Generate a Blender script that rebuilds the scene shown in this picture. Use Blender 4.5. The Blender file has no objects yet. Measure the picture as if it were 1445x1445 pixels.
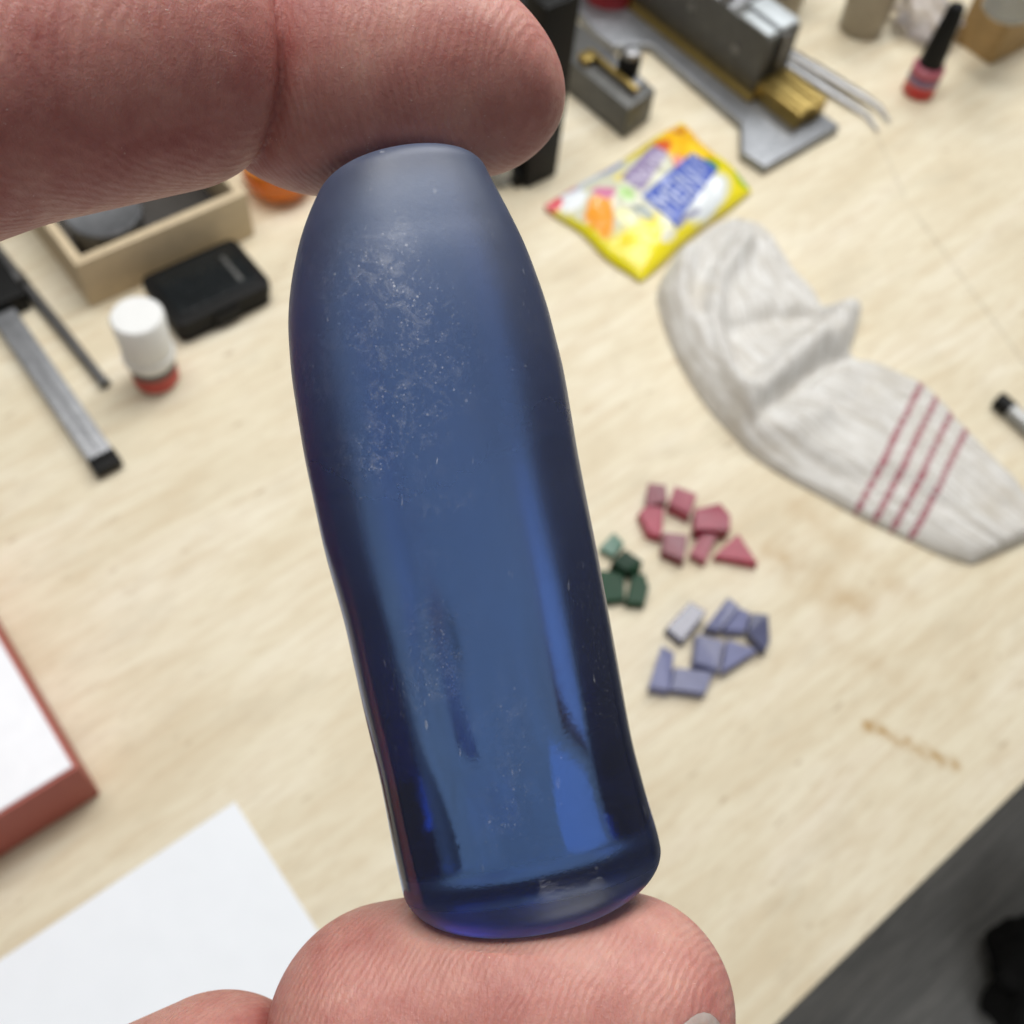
import bpy, bmesh, math, random
import numpy as np
from mathutils import Matrix, Vector, noise
random.seed(7)
S = bpy.context.scene
COL = S.collection
# ------------------------------------------------------------------ camera
RM = np.array([[0.7862783555762458, -0.4898280494346839, 0.37660965141553077],
               [-0.6128755126976687, -0.6956557437479342, 0.374762180757448],
               [0.07842163915581211, -0.5254822244163178, -0.8471826711722769]])
FPX, CPX, HCAM, DB = 1480.0, 722.5, 0.5, 0.085
cam_d = bpy.data.cameras.new('camera'); cam = bpy.data.objects.new('camera', cam_d); COL.objects.link(cam)
cx, cy, cz = RM[:, 0], RM[:, 1], RM[:, 2]
MC = Matrix(((cx[0], -cy[0], -cz[0], 0), (cx[1], -cy[1], -cz[1], 0), (cx[2], -cy[2], -cz[2], HCAM), (0, 0, 0, 1)))
cam.matrix_world = MC
cam_d.sensor_width = 36.0; cam_d.lens = 36.0 * FPX / 1445.0
cam_d.clip_start = 0.005; cam_d.clip_end = 60
cam_d.dof.use_dof = True; cam_d.dof.focus_distance = 0.0785; cam_d.dof.aperture_fstop = cam_d.lens / 0.82
S.camera = cam
# ------------------------------------------------------------------ light
W = bpy.data.worlds.new('World'); S.world = W; W.use_nodes = True
W.node_tree.nodes['Background'].inputs[0].default_value = (1.0, 0.975, 0.95, 1)
W.node_tree.nodes['Background'].inputs[1].default_value = 0.115
def area(name, loc, target, sx, sy, power, col):
    l = bpy.data.lights.new(name, 'AREA'); l.shape = 'RECTANGLE'; l.size = sx; l.size_y = sy; l.energy = power; l.color = col
    o = bpy.data.objects.new(name, l); COL.objects.link(o); o.location = loc
    o.rotation_euler = (Vector(target) - Vector(loc)).to_track_quat('-Z', 'Y').to_euler()
    return o
area('bench_lamp', (0.37, 0.52, 1.45), (0.30, 0.25, 0), 1.2, 0.6, 20.5, (1.0, 0.98, 0.95))
area('room_lamp', (1.35, 0.75, 1.35), (0.3, 0.2, 0), 0.9, 0.5, 11, (0.97, 0.99, 1.0))
area('floor_fill', (-0.5, -2.2, 1.65), (0.5, -0.3, -0.7), 1.6, 1.0, 10, (1.0, 0.98, 0.96))  # added unseen fill, brightens the floor and the lens side of the fingers
S.view_settings.view_transform = 'Standard'; S.view_settings.look = 'None'
S.view_settings.exposure = 0.0; S.view_settings.gamma = 1.0; S.view_settings.use_curve_mapping = False
S.render.engine = 'CYCLES'
S.cycles.use_denoising = True
try: S.cycles.denoiser = 'OPENIMAGEDENOISE'
except Exception: pass
S.cycles.use_adaptive_sampling = True; S.cycles.adaptive_threshold = 0.025
S.cycles.max_bounces = 11; S.cycles.transmission_bounces = 10; S.cycles.diffuse_bounces = 4
S.cycles.sample_clamp_indirect = 6.0; S.cycles.blur_glossy = 0.5

# ------------------------------------------------------------------ helpers
def T(px, py, h=0.0):
    "ray through a photo point met with the horizontal plane at height h (metres above the bench)"
    d = RM @ np.array([(px - CPX) / FPX, (py - CPX) / FPX, 1.0]); t = (h - HCAM) / d[2]
    return Vector((t * d[0], t * d[1], h))
def tag(o, label=None, cat=None, group=None, kind=None):
    if label: o['label'] = label
    if cat: o['category'] = cat
    if group: o['group'] = group
    if kind: o['kind'] = kind
    return o
def empty(name, loc, label, cat, group=None, rz=0):
    o = bpy.data.objects.new(name, None); COL.objects.link(o); o.location = loc; o.rotation_euler = (0, 0, rz); o.empty_display_size = 0.01
    return tag(o, label, cat, group)
def link(name, me, mat, parent=None, smooth=None):
    o = bpy.data.objects.new(name, me); COL.objects.link(o)
    if mat is not None: me.materials.append(mat)
    if parent is not None: o.parent = parent
    if smooth is not None:
        me.polygons.foreach_set('use_smooth', [True] * len(me.polygons))
        if smooth < 3: me.set_sharp_from_angle(angle=smooth)
    return o
def from_bm(name, bm, mat, parent=None, smooth=None):
    me = bpy.data.meshes.new(name); bmesh.ops.recalc_face_normals(bm, faces=bm.faces[:]); bm.to_mesh(me); bm.free()
    return link(name, me, mat, parent, smooth)
def bevel(bm, w, seg=2):
    if w > 0: bmesh.ops.bevel(bm, geom=bm.edges[:], offset=w, segments=seg, profile=0.6, affect='EDGES', clamp_overlap=True)
def box(name, x0, x1, y0, y1, z0, z1, mat, parent=None, bev=0.0006, seg=2):
    bm = bmesh.new(); bmesh.ops.create_cube(bm, size=1.0)
    for v in bm.verts: v.co = Vector(((x0 + x1) / 2 + v.co.x * (x1 - x0), (y0 + y1) / 2 + v.co.y * (y1 - y0), (z0 + z1) / 2 + v.co.z * (z1 - z0)))
    bevel(bm, bev, seg)
    return from_bm(name, bm, mat, parent, 0.6)
def prism(name, pts, z0, z1, mat, parent=None, bev=0.0006, seg=2):
    bm = bmesh.new()
    lo = [bm.verts.new((p[0], p[1], z0)) for p in pts]; hi = [bm.verts.new((p[0], p[1], z1)) for p in pts]
    bm.faces.new(lo[::-1]); bm.faces.new(hi); n = len(pts)
    for i in range(n): bm.faces.new((lo[i], lo[(i + 1) % n], hi[(i + 1) % n], hi[i]))
    bmesh.ops.recalc_face_normals(bm, faces=bm.faces[:]); bevel(bm, bev, seg)
    return from_bm(name, bm, mat, parent, 0.6)
def lathe(name, prof, mat, parent=None, n=40, loc=(0, 0, 0), smooth=0.7):
    "prof: list of (r, z); r = 0 closes an end"
    bm = bmesh.new(); rings = []
    for r, z in prof:
        if r < 1e-7: rings.append([bm.verts.new((loc[0], loc[1], loc[2] + z))])
        else: rings.append([bm.verts.new((loc[0] + r * math.cos(2 * math.pi * k / n), loc[1] + r * math.sin(2 * math.pi * k / n), loc[2] + z)) for k in range(n)])
    for a, b in zip(rings, rings[1:]):
        for k in range(n):
            k2 = (k + 1) % n
            if len(a) == 1 and len(b) == 1: continue
            if len(a) == 1: bm.faces.new((a[0], b[k2], b[k]))
            elif len(b) == 1: bm.faces.new((a[k], a[k2], b[0]))
            else: bm.faces.new((a[k], a[k2], b[k2], b[k]))
    return from_bm(name, bm, mat, parent, smooth)
def tube(name, pts, rad, mat, parent=None, n=14, flat=1.0):
    bm = bmesh.new(); rings = []
    pts = [Vector(p) for p in pts]
    for i, p in enumerate(pts):
        d = (pts[min(i + 1, len(pts) - 1)] - pts[max(i - 1, 0)]).normalized()
        a = d.cross(Vector((0, 0, 1)));
        if a.length < 1e-4: a = Vector((1, 0, 0))
        a.normalize(); b = a.cross(d).normalized(); r = rad[i] if isinstance(rad, (list, tuple)) else rad
        rings.append([bm.verts.new(p + a * r * math.cos(2 * math.pi * k / n) + b * r * flat * math.sin(2 * math.pi * k / n)) for k in range(n)])
    for a, b in zip(rings, rings[1:]):
        for k in range(n): bm.faces.new((a[k], a[(k + 1) % n], b[(k + 1) % n], b[k]))
    bm.faces.new(rings[0][::-1]); bm.faces.new(rings[-1])
    return from_bm(name, bm, mat, parent, 0.8)

# ---- materials
class NT:
    def __init__(s, name):
        s.m = bpy.data.materials.new(name); s.m.use_nodes = True; s.t = s.m.node_tree; s.t.nodes.clear()
        s.out = s.n('ShaderNodeOutputMaterial')
    def n(s, typ, **kw):
        nd = s.t.nodes.new(typ)
        for k, v in kw.items(): setattr(nd, k, v)
        return nd
    def l(s, a, b): s.t.links.new(a, b)
    def set(s, sock, v):
        if hasattr(v, 'links') or isinstance(v, bpy.types.NodeSocket): s.l(v, sock)
        elif isinstance(v, (tuple, list)) and len(v) == 3 and sock.type == 'RGBA': sock.default_value = (*v, 1)
        else: sock.default_value = v
    def coord(s, kind='Object', scale=(1, 1, 1), rot=(0, 0, 0), loc=(0, 0, 0)):
        c = s.n('ShaderNodeTexCoord'); m = s.n('ShaderNodeMapping'); s.l(c.outputs[kind], m.inputs[0])
        m.inputs[1].default_value = loc; m.inputs[2].default_value = rot; m.inputs[3].default_value = scale
        return m.outputs[0]
    def noise(s, vec, scale, detail=4, rough=0.55, dist=0.0):
        n = s.n('ShaderNodeTexNoise'); s.l(vec, n.inputs['Vector']); n.inputs['Scale'].default_value = scale
        n.inputs['Detail'].default_value = detail; n.inputs['Roughness'].default_value = rough; n.inputs['Distortion'].default_value = dist
        return n.outputs[0]
    def ramp(s, fac, stops):
        r = s.n('ShaderNodeValToRGB'); s.l(fac, r.inputs[0]); e = r.color_ramp.elements
        while len(e) < len(stops): e.new(0.5)
        for i, (p, c) in enumerate(stops):
            e[i].position = p; e[i].color = (*c, 1) if isinstance(c, (tuple, list)) else (c, c, c, 1)
        return r.outputs[0]
    def math(s, op, a, b=0.0, c=0.0, clamp=False):
        n = s.n('ShaderNodeMath', operation=op, use_clamp=clamp)
        for i, v in enumerate((a, b, c)): s.set(n.inputs[i], v)
        return n.outputs[0]
    def mix(s, fac, a, b, blend='MIX'):
        n = s.n('ShaderNodeMix', data_type='RGBA', blend_type=blend)
        s.set(n.inputs[0], fac); s.set(n.inputs[6], a); s.set(n.inputs[7], b)
        return n.outputs[2]
    def bump(s, h, strength=0.3, dist=0.001, normal=None):
        n = s.n('ShaderNodeBump'); n.inputs['Strength'].default_value = strength; n.inputs['Distance'].default_value = dist
        s.l(h, n.inputs['Height'])
        if normal is not None: s.l(normal, n.inputs['Normal'])
        return n.outputs[0]
    def pbsdf(s, **kw):
        p = s.n('ShaderNodeBsdfPrincipled')
        for k, v in kw.items(): s.set(p.inputs[k.replace('_', ' ')], v)
        return p
    def done(s, shader, volume=None):
        s.l(shader, s.out.inputs[0])
        if volume is not None: s.l(volume, s.out.inputs[1])
        return s.m
def simple(name, col, rough=0.5, metal=0.0, var=0.12, scale=120.0, bump=0.0, **kw):
    t = NT(name); v = t.coord(); n = t.noise(v, scale, 5, 0.6)
    c = t.ramp(n, [(0.25, tuple(x * (1 - var) for x in col)), (0.75, tuple(min(1, x * (1 + var)) for x in col))])
    r = t.ramp(t.noise(v, scale * 2.3, 3), [(0.3, max(0.02, rough - 0.08)), (0.7, min(1, rough + 0.08))])
    p = t.pbsdf(Base_Color=c, Roughness=r, Metallic=metal, **kw)
    if bump: t.l(t.bump(n, bump, 0.0005), p.inputs['Normal'])
    return t.done(p.outputs[0])

# ================================================================== SETTING
def plywood():
    t = NT('plywood')
    big = t.noise(t.coord(scale=(2.2, 9, 9)), 3.0, 4, 0.55, 0.6)
    grain = t.noise(t.coord(scale=(7, 60, 60)), 3.2, 6, 0.6, 0.9)
    fine = t.noise(t.coord(scale=(22, 240, 240)), 3.0, 4, 0.6, 0.3)
    c = t.ramp(big, [(0.25, (0.63, 0.545, 0.385)), (0.5, (0.73, 0.665, 0.505)), (0.75, (0.79, 0.735, 0.60))])
    c = t.mix(t.ramp(grain, [(0.42, 0.0), (0.60, 0.45), (0.78, 0.85)]), c, (0.60, 0.49, 0.33))
    c = t.mix(t.ramp(fine, [(0.54, 0.0), (0.70, 0.42)]), c, (0.47, 0.37, 0.24))
    # small dark flecks along the grain
    fl = t.noise(t.coord(scale=(26, 95, 60)), 2.2, 2, 0.5)
    c = t.mix(t.ramp(fl, [(0.67, 0.0), (0.76, 0.5)]), c, (0.36, 0.25, 0.14))
    # grey smudges of handling
    sm = t.noise(t.coord(scale=(0.7, 1.4, 1)), 20, 4, 0.65)
    c = t.mix(t.ramp(sm, [(0.54, 0.0), (0.76, 0.36)]), c, (0.47, 0.40, 0.29))
    def streak(p, q, wid, col, amt, c, lo=0.42, hi=0.6, ns=180):
        d = q - p; L = d.length; ang = math.atan2(d.y, d.x)
        mp = t.n('ShaderNodeMapping', vector_type='TEXTURE'); tc = t.n('ShaderNodeTexCoord'); t.l(tc.outputs['Object'], mp.inputs[0])
        mp.inputs[1].default_value = (p.x, p.y, 0); mp.inputs[2].default_value = (0, 0, ang); mp.inputs[3].default_value = (L, wid, 1)
        sx = t.n('ShaderNodeSeparateXYZ'); t.l(mp.outputs[0], sx.inputs[0])
        ax = t.ramp(sx.outputs[0], [(0.0, 0.0), (0.06, 1.0), (0.9, 1.0), (1.0, 0.0)])
        ay = t.math('SUBTRACT', 1.0, t.math('ABSOLUTE', sx.outputs[1]), clamp=True)
        nz = t.ramp(t.noise(t.coord(), ns, 3), [(lo, 0.25), (hi, 1.0)])
        f = t.math('MULTIPLY', t.math('MULTIPLY', ax, ay), t.math('MULTIPLY', nz, amt))
        return t.mix(f, c, col)
    c = streak(T(1212, 1018), T(1362, 1086), 0.0055, (0.40, 0.23, 0.06), 0.95, c)
    c = streak(T(1280, 285), T(1470, 545), 0.0022, (0.34, 0.28, 0.2), 0.55, c)
    c = streak(T(1235, 185), T(1282, 290), 0.0022, (0.34, 0.28, 0.2), 0.4, c)
    c = streak(T(1070, 770), T(1240, 870), 0.020, (0.46, 0.31, 0.15), 0.75, c, 0.4, 0.7, 60)
    c = streak(T(1110, 700), T(1300, 860), 0.014, (0.52, 0.38, 0.22), 0.6, c, 0.4, 0.7, 60)
    c = streak(T(1150, 880), T(1330, 1010), 0.012, (0.5, 0.37, 0.22), 0.5, c, 0.4, 0.7, 60)
    h = t.math('ADD', t.math('MULTIPLY', fine, 0.6), grain)
    p = t.pbsdf(Base_Color=c, Roughness=0.55)
    p.inputs['Specular IOR Level'].default_value = 0.35
    t.l(t.bump(h, 0.25, 0.0006), p.inputs['Normal'])
    return t.done(p.outputs[0])
M_PLY = plywood()
M_EDGE = simple('ply_edge', (0.50, 0.37, 0.22), 0.7, var=0.3, scale=60)
bench = empty('workbench', (0, 0, 0), 'pale plywood workbench top with tools and stones lying on it', 'workbench')
YF = -0.055
box('top', -0.42, 1.12, YF, 1.0, -0.018, 0.0, M_PLY, bench, 0.0008)
box('edge_strip', -0.42, 1.12, YF + 0.004, YF + 0.03, -0.075, -0.0185, M_EDGE, bench, 0.001)
for lx, ly in ((-0.36, 0.05), (1.06, 0.05), (-0.36, 0.92), (1.06, 0.92)):
    box('leg', lx - 0.035, lx + 0.035, ly - 0.035, ly + 0.035, -0.74, -0.0185, M_EDGE, bench, 0.002)
def floor_mat():
    t = NT('grey_floor')
    g = t.noise(t.coord(scale=(2.0, 16, 1), rot=(0, 0, math.radians(-12))), 2.6, 6, 0.62, 0.8)
    f = t.noise(t.coord(scale=(6, 90, 1), rot=(0, 0, math.radians(-12))), 3.0, 4, 0.6)
    c = t.ramp(g, [(0.25, (0.30, 0.308, 0.308)), (0.55, (0.48, 0.487, 0.48)), (0.8, (0.62, 0.62, 0.60))])
    c = t.mix(t.ramp(f, [(0.4, 0.0), (0.7, 0.6)]), c, (0.19, 0.19, 0.19))
    p = t.pbsdf(Base_Color=c, Roughness=0.5); t.l(t.bump(f, 0.2, 0.001), p.inputs['Normal'])
    return t.done(p.outputs[0])
fl = box('floor', -4, 5, -4, 3, -0.78, -0.74, floor_mat(), None, 0)
tag(fl, 'grey wood grain floor below the bench edge', kind='structure')

# ================================================================== MATERIALS FOR THINGS
M_STEEL = simple('steel', (0.26, 0.26, 0.265), 0.42, 1.0, 0.2, 300)
M_STEELB = simple('brushed_steel', (0.27, 0.277, 0.29), 0.5, 1.0, 0.22, 200)
M_GREYM = simple('grey_machined', (0.11, 0.11, 0.105), 0.5, 0.4, 0.22, 140)
M_PAD = simple('pale_ground_steel', (0.55, 0.59, 0.61), 0.5, 0.4, 0.08, 200)
M_BRASS = simple('brass', (0.36, 0.26, 0.085), 0.38, 0.9, 0.22, 160)
M_BLACK = simple('black_plastic', (0.006, 0.006, 0.006), 0.5, 0, 0.2, 200, Specular_IOR_Level=0.18)
M_GLOSSB = simple('black_gloss', (0.010, 0.012, 0.013), 0.22, 0, 0.2, 100, Specular_IOR_Level=0.3)
M_WHITE = simple('white_plastic', (0.80, 0.81, 0.80), 0.35, 0, 0.03, 100)
M_PALEWOOD = simple('pale_box_wood', (0.58, 0.47, 0.31), 0.6, 0, 0.10, 90)
M_OAK = simple('brown_wood', (0.37, 0.24, 0.095), 0.6, 0, 0.18, 80)
M_CUP = simple('taupe_cup', (0.34, 0.30, 0.235), 0.45, 0.25, 0.12, 90)
M_REDP = simple('red_plastic', (0.30, 0.018, 0.025), 0.4, 0, 0.1, 90)

# ================================================================== BENCH THINGS
# --- box with white top
M_BOXRED = simple('red_card', (0.36, 0.085, 0.062), 0.6, 0, 0.08, 300, 0.1)
M_BOXWHT = simple('white_card', (0.80, 0.81, 0.85), 0.5, 0, 0.02, 60)
bk = empty('flat_box', (-0.031, 0.210, 0), 'flat red sided box with a white top, at left edge', 'box')
box('body', -0.20, 0.0, 0.0, 0.16, 0.0, 0.0385, M_BOXRED, bk, 0.0008)
box('lid_panel', -0.1985, -0.0018, 0.0018, 0.1585, 0.0386, 0.0396, M_BOXWHT, bk, 0.0003)
# --- paper sheet
def paper():
    nx = 24; L = 0.21; H = 0.297; verts = []; faces = []
    for j in range(nx + 1):
        for i in range(nx + 1):
            x = -L + L * i / nx; y = -H + H * j / nx
            z = 0.0006 + 0.0005 * (0.5 + 0.5 * math.sin(x * 19 + y * 11)) + 0.0006 * math.exp(-((x / 0.05) ** 2 + (y / 0.05) ** 2))
            verts.append((x, y, z))
    for j in range(nx):
        for i in range(nx): a = j * (nx + 1) + i; faces.append((a, a + 1, a + nx + 2, a + nx + 1))
    me = bpy.data.meshes.new('paper_sheet'); me.from_pydata(verts, [], faces)
    o = link('paper_sheet', me, simple('paper', (0.80, 0.835, 0.88), 0.7, 0, 0.02, 40), None)
    o.location = (0.0165, 0.1695, 0.0); s = o.modifiers.new('thick', 'SOLIDIFY'); s.thickness = 0.0002; s.offset = 1
    tag(o, 'blank white paper sheet on the bench beside the thumb', 'paper')
paper()
# --- caliper
cal = empty('caliper', (0.055, 0.37, 0), 'steel caliper beam with black slider and black end, left', 'caliper')
box('beam', -0.0072, 0.0072, 0.0095, 0.30, 0.003, 0.0075, M_STEELB, cal, 0.0005)
box('end_cap', -0.0078, 0.0078, -0.001, 0.0094, 0.0022, 0.0082, M_BLACK, cal, 0.0008)
box('depth_groove', -0.0010, 0.0010, 0.012, 0.29, 0.0076, 0.0077, M_STEELB, cal, 0)
sld = box('slider', -0.019, 0.017, 0.135, 0.215, 0.0005, 0.0145, M_BLACK, cal, 0.002)
box('slider_screen', -0.012, 0.008, 0.155, 0.20, 0.0146, 0.0152, M_GLOSSB, sld, 0.0003)
tube('thumb_wheel', [(0.018, 0.15, 0.006), (0.018, 0.158, 0.006)], 0.006, M_STEEL, sld)
# --- steel rod
rod = empty('steel_rod', (0.080, 0.427, 0), 'thin hollow steel rod lying between caliper and white bottle', 'rod')
tube('shaft', [(0, 0.0015, 0.0036), (-0.0015, 0.04, 0.0036), (-0.007, 0.15, 0.0036)], [0.0030, 0.0033, 0.0036], M_STEEL, rod, 18)
tube('end_ring', [(0.0002, -0.0018, 0.0036), (0, 0.0014, 0.0036)], 0.0035, M_STEELB, rod, 18)
tube('bore', [(0.0002, -0.0019, 0.0036), (0.0002, -0.00185, 0.0036)], 0.0018, M_BLACK, rod, 14)
# --- white bottle
bt = empty('pill_bottle', (0.107, 0.415, 0), 'small white capped bottle with red label beside black tray', 'bottle')
bdy = lathe('body', [(0, 0), (0.0115, 0), (0.0128, 0.0015), (0.0128, 0.0185), (0.0118, 0.0205), (0.0118, 0.024), (0, 0.024)], M_WHITE, bt)
lathe('label', [(0.01285, 0.002), (0.0130, 0.0022), (0.0130, 0.0128), (0.01285, 0.013)], simple('red_label', (0.50, 0.07, 0.055), 0.5), bdy)
lathe('label_band', [(0.01285, 0.0132), (0.0131, 0.0133), (0.0131, 0.0178), (0.01285, 0.018)], simple('grey_label', (0.10, 0.10, 0.095), 0.5), bdy)
lathe('cap_ring', [(0.0122, 0.0208), (0.0145, 0.021), (0.0148, 0.0222), (0.0148, 0.0262), (0.0142, 0.0268), (0.013, 0.0268)], M_WHITE, bt)
lathe('cap', [(0.0128, 0.0270), (0.0138, 0.0272), (0.0147, 0.054), (0.0135, 0.0556), (0.0, 0.0558)], M_WHITE, bt, 48)
# --- black tray
tr = empty('black_tray', (0.131, 0.429, 0), 'black rounded plastic case lying in front of the wooden box', 'case')
def rrect(x0, x1, y0, y1, r, n=6):
    out = []
    for cx_, cy_, a0 in ((x1 - r, y1 - r, 0), (x0 + r, y1 - r, 90), (x0 + r, y0 + r, 180), (x1 - r, y0 + r, 270)):
        for k in range(n + 1): a = math.radians(a0 + 90 * k / n); out.append((cx_ + r * math.cos(a), cy_ + r * math.sin(a)))
    return out
prism('base', rrect(0.001, 0.064, 0.001, 0.047, 0.006), 0.0, 0.008, M_BLACK, tr, 0.0007)
tl_ = prism('lid', rrect(0, 0.065, 0, 0.048, 0.006), 0.0085, 0.0165, M_BLACK, tr, 0.0012)
prism('window', rrect(0.006, 0.059, 0.007, 0.043, 0.004), 0.0166, 0.0174, M_GLOSSB, tl_, 0.0004)
box('latch', 0.024, 0.040, -0.002, -0.0001, 0.003, 0.013, M_BLACK, tr, 0.0005)
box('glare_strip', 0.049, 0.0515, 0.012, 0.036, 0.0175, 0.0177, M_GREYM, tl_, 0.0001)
# --- wooden open box with tin
wb = empty('wooden_box', (0.101, 0.487, 0), 'open pale wooden box with thin walls behind the black case', 'box')
WX, WY, WH = 0.114, 0.125, 0.0355
box('front_wall', 0, WX, 0, 0.006, 0, WH, M_PALEWOOD, wb, 0.0006)
box('back_wall', 0, WX, WY - 0.006, WY, 0, WH, M_PALEWOOD, wb, 0.0006)
box('side_wall', 0, 0.006, 0.0062, WY - 0.0062, 0, WH - 0.0003, M_PALEWOOD, wb, 0.0006)
box('side_wall', WX - 0.006, WX, 0.0062, WY - 0.0062, 0, WH - 0.0003, M_PALEWOOD, wb, 0.0006)
box('bottom', 0.0062, WX - 0.0062, 0.0062, WY - 0.0062, 0.001, 0.005, simple('dark_felt', (0.05, 0.045, 0.04), 0.9), wb, 0)
tin = empty('metal_tin', (0.135, 0.522, 0.0052), 'round grey metal tin standing inside the wooden box', 'tin')
lathe('body', [(0, 0), (0.0215, 0), (0.022, 0.001), (0.022, 0.021), (0.0212, 0.022)], M_STEEL, tin)
lathe('lid', [(0.0222, 0.0222), (0.0228, 0.0225), (0.0228, 0.0285), (0.0218, 0.0295), (0.0195, 0.0288), (0, 0.0288)], M_STEELB, tin)
# --- amber jar
def glassy(name, col, rough, trans=0.85, ior=1.45):
    t = NT(name); n = t.noise(t.coord(), 150, 3)
    p = t.pbsdf(Base_Color=t.ramp(n, [(0.3, tuple(x * 0.85 for x in col)), (0.7, col)]), Roughness=rough, IOR=ior)
    p.inputs['Transmission Weight'].default_value = trans
    return t.done(p.outputs[0])
am = empty('amber_bowl', (0.253, 0.517, 0), 'small orange amber bowl half hidden behind the stone tip', 'bowl')
lathe('shell', [(0, 0), (0.014, 0.0), (0.021, 0.006), (0.0245, 0.016), (0.0245, 0.026), (0.0222, 0.026), (0.0205, 0.015), (0.013, 0.005), (0, 0.004)], glassy('amber', (0.90, 0.25, 0.008), 0.25, 0.35), am)
lathe('rim', [(0.0223, 0.0261), (0.0250, 0.0262), (0.0250, 0.0285), (0.0223, 0.0285)], glassy('amber_rim', (0.75, 0.30, 0.06), 0.25, 0.3), am)
# --- black upright stand
bs = empty('black_stand', (0.393, 0.424, 0), 'tall black upright block behind the index fingertip', 'stand')
box('upright', 0.0, 0.027, 0.0, 0.020, 0, 0.135, M_BLACK, bs, 0.0012)
box('foot', -0.006, 0.0, 0.004, 0.050, 0, 0.012, M_BLACK, bs, 0.0008)
box('back_plate', 0.004, 0.023, 0.0205, 0.060, 0, 0.120, M_BLACK, bs, 0.0012)
cl = empty('clear_clip', (0.374, 0.435, 0), 'grey translucent plastic piece against the black upright block', 'clip')
M_CLEAR = glassy('clear_plastic', (0.80, 0.82, 0.80), 0.22, 0.75)
prism('block', [(0, 0), (0.012, -0.003), (0.012, 0.022), (-0.002, 0.020)], 0, 0.026, M_CLEAR, cl, 0.002)
lathe('pin', [(0, 0.0262), (0.004, 0.0262), (0.004, 0.033), (0, 0.0335)], M_STEEL, cl, 20, (0.006, 0.010, 0))
# --- red cap at top
rc_ = empty('red_jar', (0.585, 0.560, 0), 'dark red lidded jar behind the steel vice, top edge', 'jar')
lathe('body', [(0, 0), (0.019, 0), (0.020, 0.001), (0.020, 0.018), (0.019, 0.019)], M_REDP, rc_)
lathe('lid', [(0.0195, 0.0193), (0.0212, 0.0194), (0.0212, 0.030), (0.020, 0.0312), (0, 0.0312)], M_REDP, rc_)
# --- small steel block with brass strip and knob
sb = empty('steel_fixture', (0.486, 0.427, 0), 'small grey steel block with brass strip and black knob', 'fixture')
prism('block', [(0, 0), (0.031, 0.006), (0.034, 0.10), (-0.002, 0.098)], 0.0004, 0.026, M_GREYM, sb, 0.0012)
box('ledge', 0.012, 0.029, 0.014, 0.060, 0.0262, 0.0285, M_STEEL, sb, 0.0005)
box('brass_strip', 0.0115, 0.0155, 0.008, 0.062, 0.0287, 0.0325, M_BRASS, sb, 0.0005)
box('brass_tab', 0.0035, 0.0115, 0.052, 0.062, 0.0264, 0.0322, M_BRASS, sb, 0.0005)
lathe('knob', [(0, 0.0286), (0.0078, 0.0286), (0.0082, 0.030), (0.0082, 0.041), (0.0075, 0.042), (0, 0.042)], M_BLACK, sb, 28, (0.024, 0.030, 0))
lathe('knob_top', [(0, 0.0421), (0.0068, 0.0421), (0.0066, 0.0465), (0.004, 0.0475), (0, 0.0475)], M_STEEL, sb, 28, (0.024, 0.030, 0))
# --- vice
vc = empty('machine_vice', (0.59, 0.40, 0), 'grey steel jig block on a bright plate with brass bars', 'vice')
def vl(px, py, h): p = T(px, py, h); return (p.x - 0.59, p.y - 0.40)
PH = 0.0075
plate = [vl(1046, 214, PH), vl(1080, 236, PH), vl(1186, 177, PH), vl(1160, 158, PH), vl(1120, 120, PH), (0.045, 0.20), (-0.03, 0.20), vl(838, 44, PH), vl(866, 64, PH), vl(918, 62, PH), vl(1046, 172, PH)]
prism('base_plate', plate, 0, PH, M_STEELB, vc, 0.0016, 3)
box('brass_rail', -0.0035, 0.0035, 0.0, 0.19, PH + 0.0002, PH + 0.0045, M_BRASS, vc, 0.0005)
jb = box('jaw_body', 0.0040, 0.0375, 0.004, 0.19, PH + 0.0005, 0.0560, M_GREYM, vc, 0.0014)
box('end_slot', 0.0135, 0.0165, 0.0030, 0.0039, PH + 0.002, 0.052, M_BLACK, jb, 0)
box('end_rib', 0.0200, 0.0235, 0.0015, 0.0039, PH + 0.002, 0.0545, M_STEEL, jb, 0.0004)
box('top_pad', 0.0046, 0.0150, 0.006, 0.034, 0.0562, 0.0578, M_PAD, jb, 0.0005)
box('top_pad', 0.0180, 0.0368, 0.006, 0.040, 0.0562, 0.0590, M_PAD, jb, 0.0006)
box('top_channel', 0.0046, 0.0368, 0.0445, 0.185, 0.0562, 0.0572, M_STEEL, jb, 0.0004)
for k in range(5):
    lathe('screw_head', [(0, 0.0573), (0.0052, 0.0573), (0.0056, 0.0582), (0.0056, 0.0635), (0.0046, 0.0645), (0.0026, 0.0645), (0.0022, 0.0622), (0, 0.0622)], M_STEELB if k % 2 else M_STEEL, jb, 22, (0.011 + 0.018 * (k % 2), 0.055 + 0.017 * k, 0))
box('clamp_bar', 0.006, 0.036, 0.098, 0.112, 0.0647, 0.072, M_STEEL, vc, 0.001)
for k in range(3): lathe('side_screw', [(0, 0), (0.0035, 0), (0.0035, 0.0012), (0.002, 0.0016), (0, 0.0016)], M_STEEL, jb, 18).matrix_local = Matrix.Translation((0.0039, 0.03 + 0.05 * k, 0.033 + 0.006 * (k % 2))) @ Matrix.Rotation(-math.pi / 2, 4, 'Y')
for k in range(6):
    box('brass_bar', 0.0045 + k * 0.0053, 0.0093 + k * 0.0053, -0.041 + 0.0006 * (k % 3), 0.0028, PH + 0.0003, 0.0215 + 0.0006 * ((k * 2) % 3), M_BRASS, vc, 0.0005)
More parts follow.
